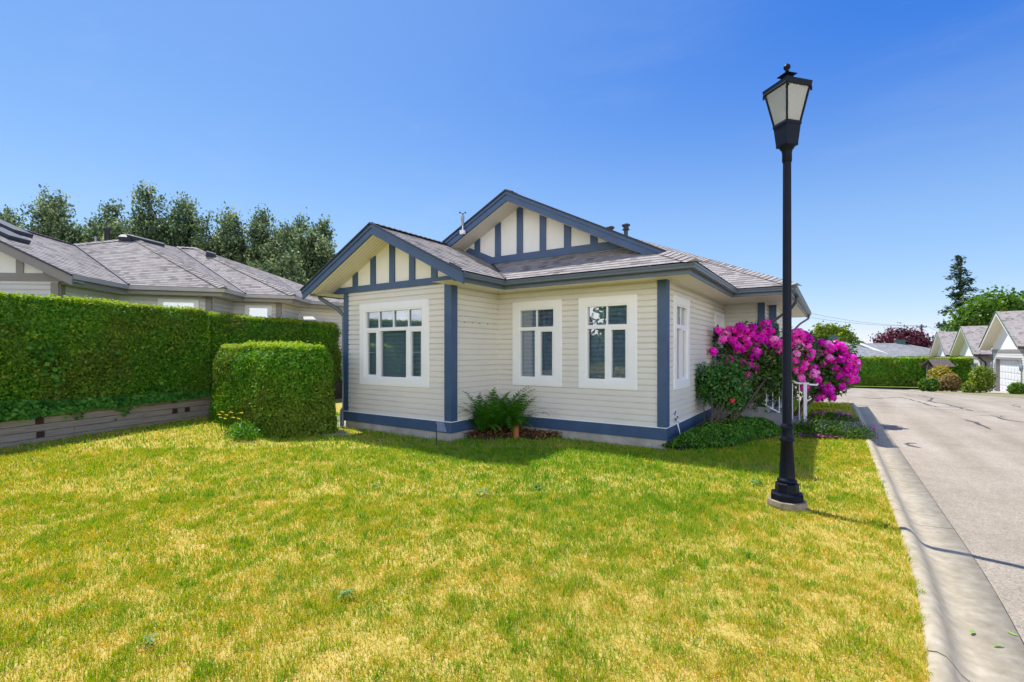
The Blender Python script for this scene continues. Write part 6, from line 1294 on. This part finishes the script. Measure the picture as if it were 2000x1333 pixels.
# cottonwoods: each crown is a bundle of upright leafy spires
def cotton(px, pyt, hwpx, Y, n, label, seed):
    random.seed(seed); top = at(px, pyt, Y); w_ = hwpx * 1.32 * Y / FPX; base = Vector((top.x, top.y, 0.2)); H_ = top.z - base.z; blobs = []
    ns = 5
    for i in range(ns):
        f_ = (i / (ns - 1) * 2 - 1); x = f_ * w_ * 0.72 + random.gauss(0, w_ * 0.08); y = random.gauss(0, w_ * 0.4); tz = H_ * (1 - 0.20 * abs(f_) ** 1.4 - random.uniform(0, 0.07)); 
        if abs(f_) < 0.1: tz = H_
        lo = H_ * random.uniform(0.40, 0.50)
        for k in range(4):
            zc = lo + (tz - lo) * (k + 0.45) / 4; rad = w_ * (0.52, 0.58, 0.56, 0.42)[k] * random.uniform(0.85, 1.15)
            p = base + hx * (x + random.gauss(0, w_ * 0.10)) + hy * (y + random.gauss(0, w_ * 0.2)); blobs.append((p.x, p.y, base.z + zc, rad, rad, (tz - lo) / 6.2))
    tree('cottonwood_tree', base, blobs, n, M_poplar, M_barkg, label, (0.26, 0.52), 'cottonwoods behind the neighbouring roofs', 20, 0.32, 0.55, 12, 0.24, 0.25, 0.9, upl=1.2)
for i, (px, pyt, hw_, Y, lb) in enumerate((
    (28, 413, 34, 62, 'lower dark cottonwood at the far left edge above the roof ridge'),
    (108, 372, 50, 60, 'tall open cottonwood with sky gaps, second from the left edge'),
    (185, 424, 38, 66, 'thin low cottonwood left of the black chimney pipe'),
    (243, 402, 38, 64, 'slim cottonwood directly behind the black chimney pipe'),
    (300, 367, 52, 60, 'tallest broad cottonwood, above the square roof vent'),
    (368, 388, 38, 63, 'narrow cottonwood right of the tallest one, over the second ridge'),
    (430, 402, 38, 60, 'pale green pointed cottonwood in the middle of the row'),
    (494, 402, 45, 62, 'rounded cottonwood third from the right end of the row'),
    (556, 412, 46, 60, 'dark cottonwood with several spires next to the last one'),
    (612, 428, 42, 58, 'last cottonwood on the right, beside the blue gable'))):
    cotton(px, pyt, hw_, Y, 15000, lb, 50 + i)
# paler lower growth in front of the cottonwoods
for i, (px, pyt, hw_, Y, lb) in enumerate(((555, 500, 30, 52, 'pale grey green young tree low in front of the cottonwood row'), (230, 440, 28, 55, 'pale green bushy tree top right behind the chimney pipe'))):
    t_ = at(px, pyt, Y); w_ = hw_ * Y / FPX; blobs = [(t_.x + random.gauss(0, w_ * .4), t_.y + random.gauss(0, w_ * .4), t_.z - w_ * (0.5 + 0.6 * k), w_ * 0.6, w_ * 0.6, w_ * 0.6) for k in range(6)]
    tree('young_tree', (t_.x, t_.y, 0.2), blobs, 2600, M_poplar, M_barkg, lb, (0.25, 0.45), None, 6, 0.14, 0.7, 8, 0.35)
# fir behind the garages
c = at(1876, 700, 56); ztop = at(1880, 502, 56).z; zb_ = terr(60); e = empty('fir_tree', (c.x, c.y, zb_), 'tall dark fir with sparse drooping limbs behind the garages', 'tree')
m = MB(); m.tube([(c.x, c.y, zb_), (c.x, c.y, ztop - 0.5)], [0.3, 0.05], 8); m.build('trunk', M_bark, e)
P = []; UPV = []
for k in range(60):
    f_ = k / 59; z = zb_ + 3.2 + (ztop - zb_ - 3.2) * f_; Lb = 3.0 * (1 - f_) ** 0.75 * random.uniform(0.55, 1.2) + 0.25; a = random.random() * 2 * PI
    for j in range(int(46 * Lb) + 16):
        t_ = random.random() ** 0.8; r_ = Lb * t_; sp = 0.26 * (1 - 0.4 * t_); P.append((c.x + math.cos(a) * r_ + random.gauss(0, sp), c.y + math.sin(a) * r_ + random.gauss(0, sp), z - 0.28 * r_ + 0.16 * r_ * t_ + random.gauss(0, 0.13))); UPV.append((math.cos(a), math.sin(a), -0.2))
P = np.array(P); leaves('crown', P, rng.uniform(0.25, 0.45, len(P)), M_conif, e, None, nrm=np.tile([0, 0, 1.0], (len(P), 1)), aspect=0.4, jit=0.8, up=np.array(UPV) * 1.5)
def pxblobs(lst, Y): return [(*at(px, py, Y + random.gauss(0, 0.6)), w_ * Y / FPX, w_ * Y / FPX, h_ * Y / FPX) for px, py, w_, h_ in lst]
c = at(1935, 700, 50)
tree('maple_tree', (c.x, c.y, terr(c.y)), pxblobs([(1890, 628, 34, 26), (1915, 605, 32, 24), (1950, 600, 34, 24), (1985, 600, 36, 26), (2020, 605, 36, 30), (1870, 655, 26, 22), (1905, 650, 36, 30), (1950, 640, 40, 34), (2000, 645, 40, 34), (1930, 582, 18, 12), (1975, 580, 22, 12), (1848, 640, 12, 8), (1862, 668, 18, 14)], 50), 9000, M_maple, M_bark, 'broad bright green maple crown above the garage roofs', (0.22, 0.42), None, 13, 0.28, 0.8, 10, 0.35, 0.3)
c = at(1622, 700, 66)
tree('lime_tree', (c.x, c.y, -1.5), pxblobs([(1590, 658, 14, 12), (1605, 648, 14, 12), (1622, 645, 15, 12), (1642, 650, 14, 12), (1656, 658, 12, 11), (1620, 665, 26, 14), (1665, 668, 8, 8)], 66), 3600, M_lime, M_bark, 'light green tree crown behind the chimney of the left far house', (0.25, 0.45), None, 7, 0.2, 0.8, 8, 0.3, 0.3)
c = at(1765, 700, 68)
tree('plum_tree', (c.x, c.y, -1.5), pxblobs([(1720, 666, 16, 9), (1738, 657, 18, 11), (1758, 654, 18, 12), (1780, 655, 18, 12), (1798, 664, 16, 12), (1815, 678, 14, 12), (1830, 690, 12, 10), (1765, 670, 34, 12), (1800, 680, 26, 14)], 68), 5200, M_plum, M_bark, 'dark red leaved plum tree rising behind the far pale house', (0.25, 0.5), None, 9, 0.2, 0.5, 9, 0.35, 0.3)
bush(1770, 1812, 713, 735, 47, M_maple, 900, 'leafy green shrub showing above the far hedge below the pale house', lob=3, sz=(0.2, 0.35))
bush(1822, 1850, 668, 705, 52, M_conif, 900, 'dark conical shrub left of the farthest garage roof', lob=2, sz=(0.25, 0.4))
for i, (px, py, w_, h_, lb) in enumerate(((1697, 690, 14, 14, 'small far tree between the two grey roofs'), (1678, 678, 8, 9, 'tiny pale tree top right of the light green crown'))):
    c = at(px, 700, 75); tree('young_tree', (c.x, c.y, -1.5), pxblobs([(px, py, w_, h_), (px + 8, py + 3, w_ * 0.7, h_ * .7)], 75), 600, M_heath, M_bark, lb, (0.3, 0.5), None, 2, 0.1, 0.7, 6, 0.3)

# utility poles and wires
def pole(px, pyt, Y, arm, label):
    t_ = at(px, pyt, Y); e = empty('utility_pole', (t_.x, t_.y, -1.5), label, 'utility pole', 'wooden utility poles in the distance'); m = MB(); m.tube([(t_.x, t_.y, -1.5), t_], [0.16, 0.12], 8); m.build('post', M_pole, e)
    m = MB(); z = t_.z - 0.5; m.obox(t_ - hx * arm, (hx.x, hx.y), (hy.x, hy.y), 2 * arm, 0.12, z, z + 0.16); m.build('crossarm', M_pole, e)
    for s in (-0.9, -0.3, 0.35, 0.9): m = MB(); p = t_ + hx * arm * s; m.lathe((p.x, p.y, z + 0.16), [(0.03, 0), (0.06, 0.05), (0.06, 0.14), (0.03, 0.18)], 8); m.build('insulator', M_metal, e)
    return t_
p1_ = pole(1800, 634, 78, 0.85, 'nearer wooden utility pole with a crossarm above the plum tree'); p2_ = pole(1822, 656, 105, 0.6, 'farther smaller utility pole right of the plum tree')
p0_ = pole(1475, 585, 62, 0.9, 'utility pole standing hidden behind the bungalow, carrying the wires')
def wire(a, b, sag, label):
    m = MB(); m.tube([a.lerp(b, k / 12) - Vector((0, 0, sag * 4 * (k / 12) * (1 - k / 12))) for k in range(13)], 0.018, 5); o = m.build('overhead_wire', M_wire, None, tuple(a)); tag(o, label, 'wire', 'overhead wires')
wire(p0_ + hx * 0.7 + Vector((0, 0, -0.2)), p1_ + hx * 0.6 + Vector((0, 0, -0.2)), 0.9, 'upper thin overhead wire sagging to the nearer pole')
wire(p0_ + hx * 0.2 + Vector((0, 0, -1.0)), p1_ - hx * 0.6 + Vector((0, 0, -0.25)), 0.7, 'lower thin overhead wire sagging to the nearer pole')
wire(p1_ + hx * 0.7 + Vector((0, 0, -0.2)), at(1925, 680, 95), 0.3, 'overhead wire running right from the nearer pole towards the maple')

# what stands across the street behind the viewer, seen in the window panes
tree('plum_tree', (-14.6, -10.0, 0), [(-14.6, -10, 3.6, 2.3, 2.0, 1.7), (-13.2, -9.6, 3.0, 1.5, 1.5, 1.3), (-16, -10.4, 3.1, 1.6, 1.6, 1.4), (-14.4, -10, 5.2, 1.4, 1.4, 1.2), (-14.2, -10, 2.0, 2.2, 1.6, 1.2), (-16.4, -10, 2.0, 1.6, 1.4, 1.2)], 14000, M_plum, M_bark, 'red leaved plum tree across the lawn, mirrored in the window panes', (0.2, 0.4), None, 4, 0.16, 0.6, 8, 0.3)
tree('maple_tree', (-9.3, -11.0, 0), [(-9.3, -11, 4.2, 2.0, 2.0, 2.2), (-8.2, -11, 3.2, 1.6, 1.6, 1.5), (-10.2, -11.4, 3.4, 1.5, 1.5, 1.5), (-9.3, -11.2, 2.0, 2.2, 1.6, 1.2), (-7.6, -11.2, 2.2, 1.5, 1.4, 1.3)], 14000, M_maple, M_bark, 'green maple across the lawn, mirrored in the right front window', (0.2, 0.4), None, 3, 0.18, 0.7, 8, 0.3)
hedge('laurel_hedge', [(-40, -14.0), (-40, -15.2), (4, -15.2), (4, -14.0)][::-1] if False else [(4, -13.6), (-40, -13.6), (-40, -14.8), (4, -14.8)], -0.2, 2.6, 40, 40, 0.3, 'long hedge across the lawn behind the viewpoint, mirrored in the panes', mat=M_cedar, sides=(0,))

mound('golden_shrub', [(-9.6, -6.4, 0.45, 1.1, 0.7, 0.55), (-8.4, -6.5, 0.4, 0.8, 0.6, 0.5)], 1800, M_golden, 'low golden shrub across the lawn, mirrored low in the right front window', (0.08, 0.15), 0.7, cat='bush')

x = rng.uniform(-5.7, -4.1, 2600); y = rng.uniform(6.8, 8.0, 2600); ok = inpoly(x, y, FERNBED); x, y = x[ok], y[ok]; P = np.stack([x, y, 0.03 + rng.uniform(0, 0.07, len(x))], 1)
o = leaves('leaf_litter', P, rng.uniform(0.04, 0.11, len(P)), M_deadf, None, (-5.0, 7.5, 0), nrm=np.tile([0, 0, 1.0], (len(P), 1)), aspect=0.35, jit=0.6); tag(o, 'brown dead leaves and fronds lying round the foot of the fern', 'litter', kind='stuff')
